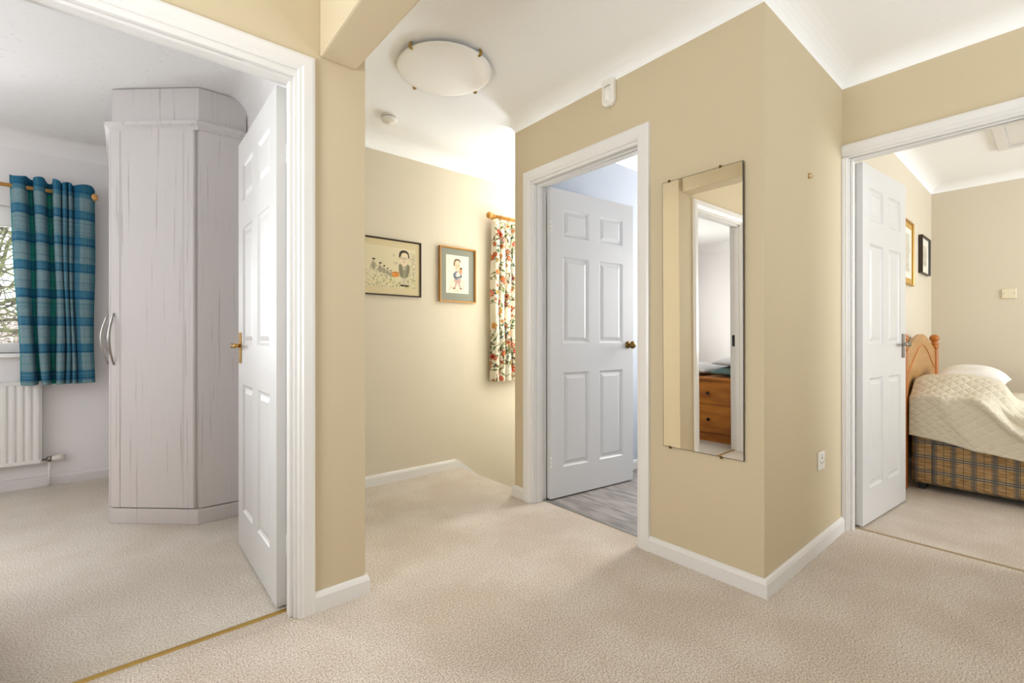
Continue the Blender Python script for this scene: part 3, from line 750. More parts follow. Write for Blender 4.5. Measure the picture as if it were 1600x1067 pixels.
for sx in (1, -1):
    f_ = G().lathe([(0.013, 0), (0.018, 0.004), (0.018, 0.010), (0.014, 0.014), (0.024, 0.026), (0.0265, 0.036), (0.022, 0.048), (0.010, 0.055)], (0, 0, 0), 'x', 20)
    f_.v = [(x * sx + (1.185 if sx > 0 else -1.25), y, z) for x, y, z in f_.v]; f_.build('finial', POLEW, pr)
for x in (1.14, -1.18): G().tube([(x, 0, 0), (x, 0.100, 0)], 0.010, 12).tube([(x, 0.09, 0), (x, 0.102, 0)], 0.024, 16).build('bracket', POLEW, pr)

# flowered curtain on the stairs
pf = [(2.318, 0.03)]
xx = 2.330
sg = -1; wd = [0.052, 0.012, 0.050, 0.012, 0.054, 0.014, 0.050, 0.014, 0.05, 0.014, 0.05]
for k, w_ in enumerate(wd):
    if k % 2 == 0: pf += [(xx + 0.006, -0.014), (xx + w_ * 0.5, -0.024), (xx + w_ - 0.006, -0.014)]
    else: pf.append((xx + w_ * 0.5, 0.014))
    xx += w_
pf.append((xx + 0.01, 0.0))
fn2, LEN2 = spline(pf, 300); HT2 = 1.325
cv = Canvas(LEN2, HT2, 0.0032, (246, 240, 222))
R = random.Random(11)
def stem_curve(x, y, n, ang):
    pts = [(x, y)]
    for i in range(n):
        ang += R.uniform(-0.5, 0.5); x += cos(ang) * 0.026; y += sin(ang) * 0.026; pts.append((x, y))
        if i % 2: cv.ell(x + R.uniform(-.014, .014), y + R.uniform(-.014, .014), 0.019, 0.007, R.uniform(0, pi), R.choice([(104, 132, 88), (128, 140, 92), (74, 108, 104), (158, 150, 84), (120, 96, 60)]))
    cv.line(pts, 0.0045, R.choice([(116, 104, 72), (96, 110, 78)]))
for k in range(120): stem_curve(R.uniform(0, LEN2), R.uniform(0, HT2), R.randint(6, 11), R.uniform(0, 2 * pi))
for k in range(125):
    x, y = R.uniform(0, LEN2), (k + R.random()) / 125 * HT2; r = R.uniform(0.011, 0.029)
    c = R.choice([(206, 58, 38), (216, 76, 48), (224, 128, 74), (192, 50, 44), (222, 120, 90), (226, 160, 70), (160, 90, 90), (200, 120, 80)])
    n = R.choice([5, 6, 7])
    cv.ell(x, y, r * 1.05, r * 0.95, 0, (210, 190, 150), 0.7)
    for i in range(n):
        a = i * 2 * pi / n + R.random() * 0.3; cv.ell(x + cos(a) * r * 0.62, y + sin(a) * r * 0.62, r * 0.42, r * 0.26, a, tuple(int(min(255, v * R.uniform(0.85, 1.15))) for v in c))
    cv.ell(x, y, r * 0.34, r * 0.34, 0, R.choice([(236, 190, 90), (120, 60, 50), (240, 220, 180)])); cv.ell(x, y, r * 0.14, r * 0.14, 0, (90, 50, 40))
cv.noise(0.05, rng)
def pos_fl(X, Y):
    x, y = fn2(X); d_ = 1 - Y / HT2
    return x - 0.004 * d_ + 0.004 * np.sin(Y * 7 + X * 4), 3.020 + y * (0.75 + 0.35 * d_) + 0.004 * np.sin(Y * 9 + X * 13), 0.678 + Y
tag(painted_mesh('curtain', cv, pos_fl, CLOTHF, solid=0.0025), 'cream curtain with red and orange flowers at the stair window', 'curtain')
pr = empty('curtain_pole', (3.3, 3.02, 2.045)); tag(pr, 'turned pine curtain pole over the flowered stair curtain', 'curtain pole')
G().tube([(-0.965, 0, 0), (1.0, 0, 0)], 0.013, 16).build('pole', PINE_Y, pr)
for sx in (1, -1):
    f_ = G().lathe([(0.013, 0), (0.018, 0.003), (0.018, 0.009), (0.012, 0.013), (0.019, 0.017), (0.019, 0.024), (0.013, 0.028), (0.024, 0.036), (0.029, 0.047), (0.029, 0.053), (0.023, 0.066), (0.009, 0.072)], (0, 0, 0), 'x', 22)
    f_.v = [(x * sx + (-0.965 if sx < 0 else 1.0), y, z) for x, y, z in f_.v]; f_.build('finial', PINE_Y, pr)
G().tube([(-0.93, 0, 0), (-0.93, 0.078, 0)], 0.009, 12).build('bracket', PINE_Y, pr)
for k in range(5):
    x = -0.90 + k * 0.09; gg = G(); ring = [(x, 0.019 * cos(t), 0.019 * sin(t) - 0.004) for t in np.linspace(0, 2 * pi, 20)]
    gg.tube(ring, 0.003, 8, cap=False).build('curtain_ring', PINE_Y, pr)

# handrail down the stairs
hr = empty('handrail', (2.1, 2.36, 0.9)); tag(hr, 'white handrail starting behind the mirror wall and going down the stairs', 'handrail')
G().tube([(-0.06, -0.005, 0.0), (0.0, 0, 0.0), (0.1, 0, -0.06), (2.9, 0, -2.33)], 0.022, 14).build('rail', GLOSS, hr)
for x, z in ((0.05, -0.03), (1.4, -1.12), (2.7, -2.17)): G().tube([(x, -0.06, z - 0.03), (x, 0, z - 0.03), (x, 0, z)], 0.007, 10).build('bracket', BRASS, hr)

# ------------------------------------------------------------------ pictures
def frame_on_y(name, x0, x1, z0, z1, yw, fw, dep, fmat, label, matc, art, art_box, cat='picture'):
    """picture on a wall facing -y; art_box = insets of the print (l, r, b, t)"""
    cx, cz = (x0 + x1) / 2, z0
    r = empty(name, (cx, yw, z0)); tag(r, label, cat)
    g = G(); hw, h = (x1 - x0) / 2, z1 - z0
    g.sweep([(-hw, 0), (-hw, h), (hw, h), (hw, 0)], [(0, 0.003), (0, dep), (-fw * 0.5, dep), (-fw, dep * 0.72), (-fw, 0.003)], lambda a, b, c: (a, -c, b), 1, closed=True)
    g.build('frame', fmat, r)
    m_ = G().box(-hw + fw * 0.6, hw - fw * 0.6, -dep * 0.45, -0.002, fw * 0.6, h - fw * 0.6).build('mount', mat(name + ' mount', matc, 0.8), r)
    l, rr2, b, t = art_box
    w_, h_ = 2 * hw - l - rr2, h - b - t
    cv = art(w_, h_)
    painted_mesh('print', cv, lambda X, Y: (X - hw + l, X * 0 - dep * 0.45 - 0.0012, Y + b), PRINT, r, False)
    return r
INK = (62, 58, 50)
def art_garden(w, h):
    cv = Canvas(w, h, 0.0019, (222, 210, 176)); q = random.Random(3); sx = w / 0.44
    # sky hatching, hedge and grass
    for k in range(40):
        x, y = q.uniform(0, w), q.uniform(0.03, 0.32) * h * 1.0
        cv.ell(x, y, q.uniform(.006, .016), q.uniform(.004, .009), q.uniform(0, 3), q.choice([(168, 164, 120), (150, 150, 108), (196, 186, 110), (188, 180, 140)]), 0.6)
    for k in range(500):
        x = q.uniform(0, w); y = q.random() ** 1.3 * h * 0.42
        cv.line([(x, y), (x + q.uniform(-.006, .006), y + q.uniform(.003, .009))], 0.0016, q.choice([INK, (120, 116, 84), (170, 150, 60), (98, 104, 70)]), 0.7)
    for k in range(260):
        x = w - abs(q.gauss(0, 0.035)) - 0.004; y = q.uniform(0.2, 0.9) * h
        cv.line([(x, y), (x + q.uniform(-.006, .006), y + q.uniform(-.006, .006))], 0.0016, (104, 98, 76), 0.7)
    for k in range(9): cv.line([(0.02 * sx, h * (0.55 + k * 0.045)), (0.19 * sx, h * (0.57 + k * 0.045))], 0.0010, (186, 176, 146), 0.5)
    # row of small figures
    for (x, y, s) in ((0.105, 0.60, 1.0), (0.155, 0.52, 0.9), (0.185, 0.47, 0.75), (0.212, 0.42, 0.65), (0.236, 0.38, 0.55)):
        x *= sx; yy = y * h
        cv.ell(x, yy - 0.03 * s, 0.018 * s, 0.030 * s, 0, (176, 168, 142)); cv.ell(x, yy - 0.03 * s, 0.008 * s, 0.022 * s, 0, (140, 132, 108), 0.6)
        cv.line([(x - 0.016 * s, yy - 0.02 * s), (x - 0.024 * s, yy - 0.045 * s)], 0.003, (128, 120, 96)); cv.line([(x + 0.016 * s, yy - 0.02 * s), (x + 0.026 * s, yy - 0.035 * s)], 0.003, (128, 120, 96))
        cv.ell(x, yy + 0.008 * s, 0.011 * s, 0.013 * s, 0, (206, 190, 158)); cv.ell(x + 0.002, yy + 0.017 * s, 0.011 * s, 0.006 * s, 0, INK); cv.line([(x - .01 * s, yy), (x - .004 * s, yy - .004 * s)], 0.0018, INK)
    # orange pail
    cv.ell(0.275 * sx, 0.33 * h, 0.030, 0.020, 0, (214, 140, 62)); cv.ell(0.262 * sx, 0.345 * h, 0.012, 0.008, 0, (230, 160, 90)); cv.line([(0.245 * sx, 0.36 * h), (0.31 * sx, 0.38 * h)], 0.003, (160, 96, 50))
    # large gentleman
    x = 0.345 * sx
    cv.rect(x - 0.024, x + 0.022, 0.07 * h, 0.40 * h, (206, 196, 166)); cv.line([(x, 0.08 * h), (x, 0.36 * h)], 0.0016, INK, 0.6)
    cv.ell(x - 0.014, 0.065 * h, 0.018, 0.007, 0, INK); cv.ell(x + 0.018, 0.065 * h, 0.018, 0.007, 0, INK)
    cv.ell(x, 0.46 * h, 0.042, 0.062, 0, (152, 146, 118)); cv.ell(x - 0.026, 0.43 * h, 0.014, 0.05, 0.2, (128, 122, 98), 0.8); cv.ell(x + 0.030, 0.43 * h, 0.012, 0.05, -0.2, (128, 122, 98), 0.8)
    cv.ell(x, 0.56 * h, 0.010, 0.028, 0, (232, 222, 196)); cv.line([(x, 0.585 * h), (x + 0.001, 0.50 * h)], 0.006, INK)
    cv.ell(x, 0.735 * h, 0.034, 0.054, 0, (228, 210, 178)); cv.ell(x, 0.86 * h, 0.037, 0.026, 0, INK); cv.ell(x + 0.004, 0.815 * h, 0.028, 0.022, 0, (228, 210, 178))
    cv.ell(x - 0.035, 0.79 * h, 0.006, 0.022, 0, INK); cv.ell(x + 0.037, 0.79 * h, 0.005, 0.018, 0, INK)
    cv.ell(x - 0.037, 0.73 * h, 0.006, 0.010, 0, (220, 196, 160)); cv.ell(x + 0.038, 0.73 * h, 0.006, 0.010, 0, (220, 196, 160))
    for e in (-0.014, 0.014):
        cv.ell(x + e, 0.745 * h, 0.011, 0.009, 0, INK, 0.7); cv.ell(x + e, 0.745 * h, 0.009, 0.007, 0, (236, 224, 200)); cv.ell(x + e, 0.745 * h, 0.003, 0.003, 0, INK)
    cv.line([(x, 0.74 * h), (x + 0.002, 0.69 * h), (x - 0.003, 0.685 * h)], 0.0018, INK); cv.line([(x - 0.012, 0.655 * h), (x, 0.645 * h), (x + 0.012, 0.655 * h)], 0.0022, (130, 70, 60))
    # birds
    for bx_, by in ((0.262, 0.80), (0.285, 0.62), (0.27, 0.60)): cv.line([(bx_ * sx - .006, by * h + .008), (bx_ * sx, by * h), (bx_ * sx + .004, by * h - .012)], 0.0025, (128, 118, 92)); cv.line([(bx_ * sx, by * h), (bx_ * sx + .009, by * h + .004)], 0.002, (128, 118, 92))
    cv.line([(0, 0), (w, 0), (w, h), (0, h), (0, 0)], 0.002, (196, 184, 150)); return cv
frame_on_y('picture', 1.165, 1.692, 1.338, 1.745, YF, 0.010, 0.020, DARKW, 'black framed cartoon of a tall gentleman and a queue in a garden', (214, 198, 158), art_garden, (0.055, 0.044, 0.060, 0.055))
def art_figure(w, h):
    cv = Canvas(w, h, 0.0016, (236, 226, 208)); q = random.Random(8)
    for k in range(60): cv.ell(q.uniform(0.1, 0.9) * w, q.uniform(0.03, 0.35) * h, q.uniform(.004, .012), q.uniform(.002, .006), q.uniform(0, 3), q.choice([(214, 190, 150), (206, 200, 150), (222, 180, 160), (180, 160, 120)]), 0.6)
    for k in range(30): cv.line([(q.uniform(.1, .9) * w, q.uniform(.4, .95) * h)] * 1 + [(q.uniform(.1, .9) * w, q.uniform(.4, .95) * h)], 0.0008, (214, 200, 176), 0.25)
    x = 0.50 * w
    for sx_ in (-1, 1):
        cv.line([(x + sx_ * 0.012, 0.34 * h), (x + sx_ * 0.016, 0.22 * h), (x + sx_ * 0.026, 0.14 * h)], 0.014, (196, 158, 152)); cv.ell(x + sx_ * 0.032, 0.125 * h, 0.013, 0.006, 0, (150, 104, 84))
    cv.ell(x, 0.34 * h, 0.032, 0.024, 0, (196, 158, 152)); cv.ell(x - 0.002, 0.47 * h, 0.036, 0.036, 0, (120, 124, 134)); cv.ell(x + 0.006, 0.47 * h, 0.020, 0.030, 0, (214, 206, 200))
    cv.line([(x - 0.035, 0.50 * h), (x - 0.030, 0.42 * h), (x + 0.006, 0.41 * h)], 0.012, (92, 98, 112)); cv.line([(x + 0.034, 0.50 * h), (x + 0.036, 0.44 * h), (x + 0.01, 0.43 * h)], 0.011, (92, 98, 112))
    cv.ell(x + 0.030, 0.60 * h, 0.014, 0.024, 0.1, (206, 146, 110)); cv.ell(x + 0.034, 0.665 * h, 0.010, 0.008, 0, (70, 56, 46)); cv.line([(x + 0.03, 0.58 * h), (x + 0.034, 0.50 * h)], 0.006, (206, 146, 110))
    cv.ell(x - 0.004, 0.73 * h, 0.028, 0.046, 0.08, (232, 200, 170)); cv.ell(x - 0.002, 0.845 * h, 0.030, 0.020, 0, (112, 84, 64)); cv.ell(x, 0.81 * h, 0.022, 0.018, 0, (232, 200, 170)); cv.ell(x - 0.031, 0.77 * h, 0.006, 0.018, 0, (112, 84, 64))
    for e in (-0.014, 0.010): cv.ell(x + e, 0.74 * h, 0.0035, 0.003, 0, INK)
    cv.line([(x - 0.003, 0.735 * h), (x - 0.004, 0.70 * h)], 0.002, (190, 130, 100)); cv.line([(x - 0.012, 0.672 * h), (x + 0.006, 0.672 * h)], 0.0022, (150, 80, 70))
    for (a, b) in ((0.12, 0.86), (0.74, 0.84), (0.86, 0.38), (0.15, 0.09), (0.88, 0.09)): cv.line([(a * w, b * h), (a * w + .006, b * h + .006)], 0.002, (150, 140, 124))
    return cv
frame_on_y('picture', 1.850, 2.188, 1.318, 1.752, YF, 0.012, 0.030, OAKF, 'light oak framed caricature of a man with a grey mount', (140, 142, 130), art_figure, (0.060, 0.065, 0.072, 0.062))
def art_plain(w, h):
    cv = Canvas(w, h, 0.004, (232, 227, 214)); q = random.Random(4); cv.rect(w * 0.2, w * 0.8, h * 0.12, h * 0.88, (204, 198, 182))
    for k in range(40): cv.ell(q.uniform(.15, .85) * w, q.uniform(.1, .9) * h, .02, .012, q.uniform(0, 3), q.choice([(190, 184, 166), (178, 170, 150), (206, 190, 170), (164, 160, 140)]), 0.6)
    return cv
frame_on_y('picture', 4.40, 4.862, 1.450, 1.950, 0.784, 0.012, 0.022, GOLD, 'gold framed print on the guest room wall, mostly behind the door', (196, 156, 84), art_plain, (0.014, 0.050, 0.055, 0.055))
frame_on_y('picture', 5.155, 5.535, 1.590, 1.912, 0.784, 0.012, 0.030, DARKW, 'dark framed print near the corner above the headboard', (232, 228, 216), art_plain, (0.06, 0.06, 0.05, 0.05))

# ------------------------------------------------------------------ long mirror on the landing
mr = empty('mirror', (XM, 1.02, 0.526)); mr.rotation_euler = (0, radians(-0.4), 0); tag(mr, 'long frameless wall mirror held by small clips beside the middle doorway', 'mirror')
y0, y1, h = 0.836 - 1.02, 1.206 - 1.02, 1.233
g = G()
def mring(ins, xo, tilt=0.0): return [(-xo, y0 + ins, ins), (-xo, y1 - ins, ins), (-xo, y1 - ins, h - ins), (-xo, y0 + ins, h - ins)]
r0, r1, r2 = mring(0, 0.006), mring(0.0, 0.0112), mring(0.0022, 0.0118)
g.add(r0 + r1, [(k, (k + 1) % 4, 4 + (k + 1) % 4, 4 + k) for k in range(4)] + [(3, 2, 1, 0)], 1)
g.add(r1 + r2, [(k, (k + 1) % 4, 4 + (k + 1) % 4, 4 + k) for k in range(4)], 1)
g.add(r2, [(0, 1, 2, 3)], 0)
g.build('mirror_glass', [MIRROR, mat('mirror edge', (48, 46, 40), 0.4)], mr)
G().box(-0.006, -0.001, y0 + 0.004, y1 - 0.004, 0.004, h - 0.004).build('backing', BLACK, mr)
for yy in (y0 + 0.095, y1 - 0.035):
    for zz, s_ in ((0, -1), (h, 1)):
        g = G(); g.lathe([(0.005, -0.001), (0.005, -0.013), (0.003, -0.0145)], (0, yy, zz + s_ * 0.003), 'x', 14); g.box(-0.0142, -0.0125, yy - 0.004, yy + 0.004, zz - 0.005, zz + 0.005)
        g.build('clip', BRASSD, mr)

# ------------------------------------------------------------------ small fittings
# infrared alarm sensor
pr = empty('alarm_sensor', (XM, 1.523, 2.245)); tag(pr, 'white curved motion sensor high above the middle doorway', 'motion sensor')
g = G(); g.prism([(-0.045, 0.03), (-0.036, 0.010), (-0.018, 0), (0.018, 0), (0.036, 0.010), (0.045, 0.03), (0.045, 0.13), (0.038, 0.142), (-0.038, 0.142), (-0.045, 0.13)][::-1], lambda a, b, c: (-c, a * 0.85, b), 0, 0.028)
g.build('housing', PLAST, pr, bevel=0.006)
g = G(); n = 10
poly = [(0.030 * cos(t), 0.058 + 0.040 * sin(t)) for t in np.linspace(0, 2 * pi, 22, endpoint=False)]
vs = [(-0.028, a * 0.9, b) for a, b in poly] + [(-0.040, a * 0.62, 0.055 + (b - 0.058) * 0.7) for a, b in poly] + [(-0.043, 0, 0.053)]
m_ = len(poly); fs = [(i, (i + 1) % m_, m_ + (i + 1) % m_, m_ + i) for i in range(m_)] + [(m_ + i, m_ + (i + 1) % m_, 2 * m_) for i in range(m_)]
g.add(vs, fs, 0, True); g.build('lens', PLAST, pr)
G().tube([(-0.0287, -0.020 + 0.004 * k, 0.1005 + 0.003 * sin(k * pi / 10)) for k in range(11)], 0.0013, 8).build('seam', BLACK, pr)

# smoke alarm
pr = empty('smoke_alarm', (1.275, 2.737, ZC)); tag(pr, 'round white smoke alarm on the stair ceiling', 'smoke alarm')
G().lathe([(0.052, 0), (0.052, -0.008), (0.048, -0.012)], (0, 0, 0), 'z', 32).build('base', PLAST, pr)
G().lathe([(0.040, -0.012), (0.040, -0.017)], (0, 0, 0), 'z', 32).build('vent_gap', GREYD, pr)
G().lathe([(0.050, -0.017), (0.051, -0.022), (0.046, -0.034), (0.036, -0.040), (0.014, -0.041), (0.013, -0.043), (0.004, -0.044)], (0, 0, 0), 'z', 32).build('cover', PLAST, pr)

# ceiling light
pr = empty('ceiling_light', (1.265, 2.055, ZC)); tag(pr, 'flush round opal glass ceiling light with four brass clips', 'ceiling light')
prof = [(0.235 * sqrt(max(0, 1 - ((k / 10)) ** 2)), -0.030 - 0.035 * (k / 10)) for k in range(0, 10)]
G().lathe([(0.10, -0.0), (0.10, -0.022)], (0, 0, 0), 'z', 40).build('base_plate', PLAST, pr)
G().lathe([(0.228, -0.020), (0.240, -0.020), (0.242, -0.022)] + [(0.242 * cos(t * pi / 2 / 12), -0.022 - 0.024 * sin(t * pi / 2 / 12)) for t in range(1, 12)] + [(0.005, -0.046)], (0, 0, 0), 'z', 64).build('glass_shade', LAMPG, pr)
for (cx, cy) in ((1.040, 1.985), (1.320, 1.815), (1.215, 2.305), (1.495, 2.115)):
    v = Vector((cx - 1.265, cy - 2.055)).normalized() * 0.238
    g = G(); a = math.atan2(v.y, v.x)
    pts = [(v.x * 1.0, v.y * 1.0, 0.0), (v.x * 1.04, v.y * 1.04, -0.010), (v.x * 1.05, v.y * 1.05, -0.020), (v.x * 1.03, v.y * 1.03, -0.029), (v.x * 0.975, v.y * 0.975, -0.033)]
    g.tube(pts, [0.005, 0.006, 0.0075, 0.007, 0.004], 10); g.build('clip', mat('olive brass clip', (168, 140, 74), 0.4, 0.7), pr)

# brass hook on the return wall
pr = empty('wall_hook', (2.448, YB, 1.791)); tag(pr, 'tiny brass hook screwed to the cream return wall', 'hook')
g = G(); g.cbox(-0.005, 0.005, -0.003, 0, -0.014, 0.014, 0.001); g.tube([(0, -0.003, 0.008), (0, -0.013, 0.010)], 0.002, 8)
g.tube([(0, -0.003, -0.006), (0, -0.012, -0.012), (0, -0.017, -0.006), (0, -0.017, 0.0)], 0.002, 8); g.build('hook', BRASS, pr)

# socket
pr = empty('socket', (2.608, YB, 0.390)); tag(pr, 'white single power socket low on the return wall', 'power socket')
G().cbox(-0.043, 0.043, -0.010, 0, 0.0, 0.086, 0.004).build('face_plate', PLAST, pr)
g = G(); g.box(-0.004, 0.004, -0.0105, -0.009, 0.052, 0.062); g.box(-0.017, -0.010, -0.0105, -0.009, 0.030, 0.036); g.box(0.010, 0.017, -0.0105, -0.009, 0.030, 0.036); g.build('pin_hole', GREYD, pr)
G().cbox(-0.008, 0.004, -0.0145, -0.009, 0.064, 0.080, 0.002).build('switch', PLAST, pr)
for x in (-0.031, 0.031): G().lathe([(0.003, -0.0100), (0.003, -0.0108)], (x, 0, 0.043), 'y', 12).build('screw', CHROME, pr)

# blanking plate in the guest room
pr = empty('wall_plate', (5.772, 0.290, 1.372)); tag(pr, 'small cream blank plate high on the wall over the guest bed', 'wall plate')
G().cbox(-0.012, 0, -0.044, 0.044, 0, 0.084, 0.004).build('face_plate', CREAMP, pr)
for y in (-0.031, 0.031): G().lathe([(0.003, -0.012), (0.003, -0.0128)], (0, y, 0.042), 'x', 12).build('screw', GREYD, pr)

# loft hatch
pr = empty('loft_hatch', (4.60, -0.08, ZC)); tag(pr, 'white framed loft hatch in the guest room ceiling', 'loft hatch')
g = G(); g.sweep([(-0.33, -0.33), (0.33, -0.33), (0.33, 0.33), (-0.33, 0.33)], [(0, 0), (0, -0.018), (0.05, -0.018), (0.055, -0.012), (0.055, 0)], XY, -1, closed=True)
g.build('hatch_frame', GLOSS, pr)
G().box(-0.32, 0.32, -0.32, 0.32, -0.006, -0.001).build('hatch_lid', GLOSS, pr)

# ------------------------------------------------------------------ guest bed
BX0, BX1, BY0, BY1 = 4.13, 5.36, 0.665, -1.22
bed = empty('bed', ((BX0 + BX1) / 2, -0.28, 0)); tag(bed, 'divan bed with tartan base and arched pine headboard in the guest room', 'bed')
def bl(g): g.v = [(x - (BX0 + BX1) / 2, y + 0.28, z) for x, y, z in g.v]; return g
TART = mat('brown tartan divan cloth', (176, 134, 84), 0.9, spec=0.15)
def tartan(m):
    tc = N(m, 'ShaderNodeTexCoord'); sp = N(m, 'ShaderNodeSeparateXYZ'); L(m, tc.outputs['Object'], sp.inputs[0])
    def math_(op, a, b=None, **k):
        n = N(m, 'ShaderNodeMath', operation=op)
        for i, v in enumerate((a, b)):
            if v is None: continue
            if isinstance(v, (int, float)): n.inputs[i].default_value = v
            else: L(m, v, n.inputs[i])
        return n.outputs[0]
    u = math_('ADD', sp.outputs['X'], sp.outputs['Y'])
    def stripe(src, per, off, hw):
        f_ = math_('FRACT', math_('DIVIDE', math_('ADD', src, off + 50 * per), per))
        return math_('LESS_THAN', math_('ABSOLUTE', math_('SUBTRACT', f_, 0.5)), hw / per / 1.0)
    def mixc(prev, c, fac, k=1.0):
        mx = N(m, 'ShaderNodeMix', data_type='RGBA'); L(m, math_('MULTIPLY', fac, k), mx.inputs[0])
        L(m, prev, mx.inputs[6]); mx.inputs[7].default_value = rgba(c); return mx.outputs[2]
    nz = N(m, 'ShaderNodeTexNoise'); nz.inputs['Scale'].default_value = 9
    mp = N(m, 'ShaderNodeMapping'); mp.inputs['Scale'].default_value = (2, 2, 14); L(m, tc.outputs['Object'], mp.inputs[0]); L(m, mp.outputs[0], nz.inputs['Vector'])
    r = N(m, 'ShaderNodeValToRGB'); r.color_ramp.elements[0].color = rgba((148, 114, 72)); r.color_ramp.elements[1].color = rgba((186, 154, 112)); r.color_ramp.elements[0].position = 0.35; r.color_ramp.elements[1].position = 0.65
    L(m, nz.outputs[0], r.inputs[0]); c = r.outputs[0]
    z = sp.outputs['Z']
    c = mixc(c, (196, 180, 140), stripe(z, 0.098, 0.013, 0.014), 0.6)
    c = mixc(c, (74, 78, 88), stripe(z, 0.098, 0.020, 0.0042), 0.85); c = mixc(c, (74, 78, 88), stripe(z, 0.098, 0.006, 0.0042), 0.85)
    c = mixc(c, (84, 92, 96), stripe(u, 0.094, 0.0, 0.0085), 0.72); c = mixc(c, (52, 60, 72), stripe(u, 0.094, 0.0125, 0.0013), 0.8); c = mixc(c, (52, 60, 72), stripe(u, 0.094, -0.0125, 0.0013), 0.8)
    c = mixc(c, (70, 66, 60), stripe(u, 0.094, 0.047, 0.0014), 0.8)
    L(m, c, bsdf(m).inputs['Base Color'])
tartan(TART)
div = bl(G().cbox(BX0 + 0.02, BX1 - 0.02, BY1, BY0, 0.045, 0.385, 0.018)).build('divan_base', TART, bed)
g = G(); w0, w1 = 0.56, -0.12
xf_ = BX0 + 0.0185
for (a0, a1, z0, z1) in ((w1, w0, 0.325, 0.329), (w0 - 0.003, w0, 0.05, 0.329), (w1, w1 + 0.003, 0.05, 0.329)): g.box(xf_, xf_ + 0.003, a0, a1, z0, z1)
bl(g).build('drawer_piping', BLACK, div)
for cx in (BX0 + 0.07, BX1 - 0.07):
    for cy in (BY0 - 0.05, -0.3, BY1 + 0.07):
        g = G(); g.lathe([(0.020, -0.010), (0.024, -0.006), (0.024, 0.006), (0.020, 0.010)], (cx, cy, 0.024), 'x', 18); g.tube([(cx, cy, 0.03), (cx, cy, 0.05)], 0.008, 8)
        bl(g).build('castor', BLACK, bed)
MATT = mat('mattress ticking', (226, 220, 206), 0.9)
bl(G().cbox(BX0 + 0.03, BX1 - 0.02, BY1, BY0 - 0.005, 0.387, 0.575, 0.04)).build('mattress', MATT, bed)
# headboard: two turned posts, arched fielded panel
hbY = 0.705
hb = bl(G()) ; g = G()
hx0, hx1 = 4.135, 5.300
def arch(x, lo, hi, e=0.0):
    t = (x - hx0) / (hx1 - hx0); return lo + (hi - lo) * (0.5 - 0.5 * cos(2 * pi * min(max((t - e) / (1 - 2 * e), 0), 1)))
n = 36
top = [(hx0 + (hx1 - hx0) * i / n, arch(hx0 + (hx1 - hx0) * i / n, 0.925, 1.062, 0.0)) for i in range(n + 1)]
top = [(a, 0.935 + 0.130 * (sin(pi * i / n) ** 1.3)) for i, (a, b) in enumerate(top)]
g.prism([(hx1, 0.30), (hx0, 0.30)] + top, lambda a, b, c: (a, c, b), hbY - 0.011, hbY + 0.011)
hbo = bl(g).build('headboard', PINE_F, bed)
g = G(); ptsA = [(hx0 + 0.06 + (hx1 - hx0 - 0.12) * i / n, hbY - 0.0105, 0.79 + 0.19 * (sin(pi * i / n) ** 1.3)) for i in range(n + 1)]
g.tube(ptsA, 0.006, 8); bl(g).build('arch_moulding', PINE, hbo)
for px in (4.105, 5.325):
    g = G(); g.cbox(px - 0.032, px + 0.032, hbY - 0.024, hbY + 0.024, 0.0, 0.945, 0.006)
    bp = bl(g).build('post', PINE, bed)
    g = G(); g.lathe([(0.026, 0.945), (0.031, 0.952), (0.031, 0.962), (0.022, 0.970), (0.030, 0.980), (0.031, 0.990), (0.018, 1.000), (0.024, 1.008), (0.033, 1.024), (0.034, 1.036), (0.028, 1.052), (0.014, 1.062), (0.002, 1.064)], (px, hbY, 0), 'z', 24)
    bl(g).build('finial', PINE, bp)

# quilted bedspread: a cloth surface over the bed, pillow bulge at the head
QUILT = mat('cream quilted bedspread', (224, 212, 188), 0.62, spec=0.35)
tc = N(QUILT, 'ShaderNodeUVMap'); sp = N(QUILT, 'ShaderNodeSeparateXYZ'); L(QUILT, tc.outputs[0], sp.inputs[0])
def qm(op, a, b):
    n_ = N(QUILT, 'ShaderNodeMath', operation=op)
    for i, v in enumerate((a, b)):
        if v is None: continue
        if isinstance(v, (int, float)): n_.inputs[i].default_value = v
        else: L(QUILT, v, n_.inputs[i])
    return n_.outputs[0]
def tri(src, per): return qm('ABSOLUTE', qm('SUBTRACT', qm('FRACT', qm('DIVIDE', src, per), None), 0.5), None)   # 0.5 on seams
qa, qb = tri(qm('ADD', sp.outputs[0], sp.outputs[1]), 0.062), tri(qm('SUBTRACT', sp.outputs[0], sp.outputs[1]), 0.062)
mxq = qm('MAXIMUM', qa, qb)
seam = qm('GREATER_THAN', mxq, 0.470)
mx = N(QUILT, 'ShaderNodeMix', data_type='RGBA'); L(QUILT, qm('MULTIPLY', seam, 0.75), mx.inputs[0]); mx.inputs[6].default_value = rgba((222, 212, 190)); mx.inputs[7].default_value = rgba((240, 234, 218)); L(QUILT, mx.outputs[2], bsdf(QUILT).inputs['Base Color'])
bp = N(QUILT, 'ShaderNodeBump'); bp.inputs['Strength'].default_value = 0.42; bp.inputs['Distance'].default_value = 0.010
L(QUILT, qm('SUBTRACT', 1.0, qm('POWER', qm('MULTIPLY', mxq, 2.0), 3.0)), bp.inputs['Height']); L(QUILT, bp.outputs[0], bsdf(QUILT).inputs['Normal'])
def ss(a, b, x): t = np.clip((x - a) / (b - a), 0, 1); return t * t * (3 - 2 * t)
nu, nv = 200, 190
U, Vv = np.meshgrid(np.linspace(0, 1, nu), np.linspace(0, 1, nv), indexing='ij')
Yg = 0.672 - (0.672 + 1.25) * U ** 1.25
drop_near = np.interp(-Yg, [-0.672, -0.50, -0.345, -0.146, 0.3, 1.3], [0.375, 0.352, 0.320, 0.295, 0.30, 0.31])  # hem height, near side
topw = 1.25; side = 0.34
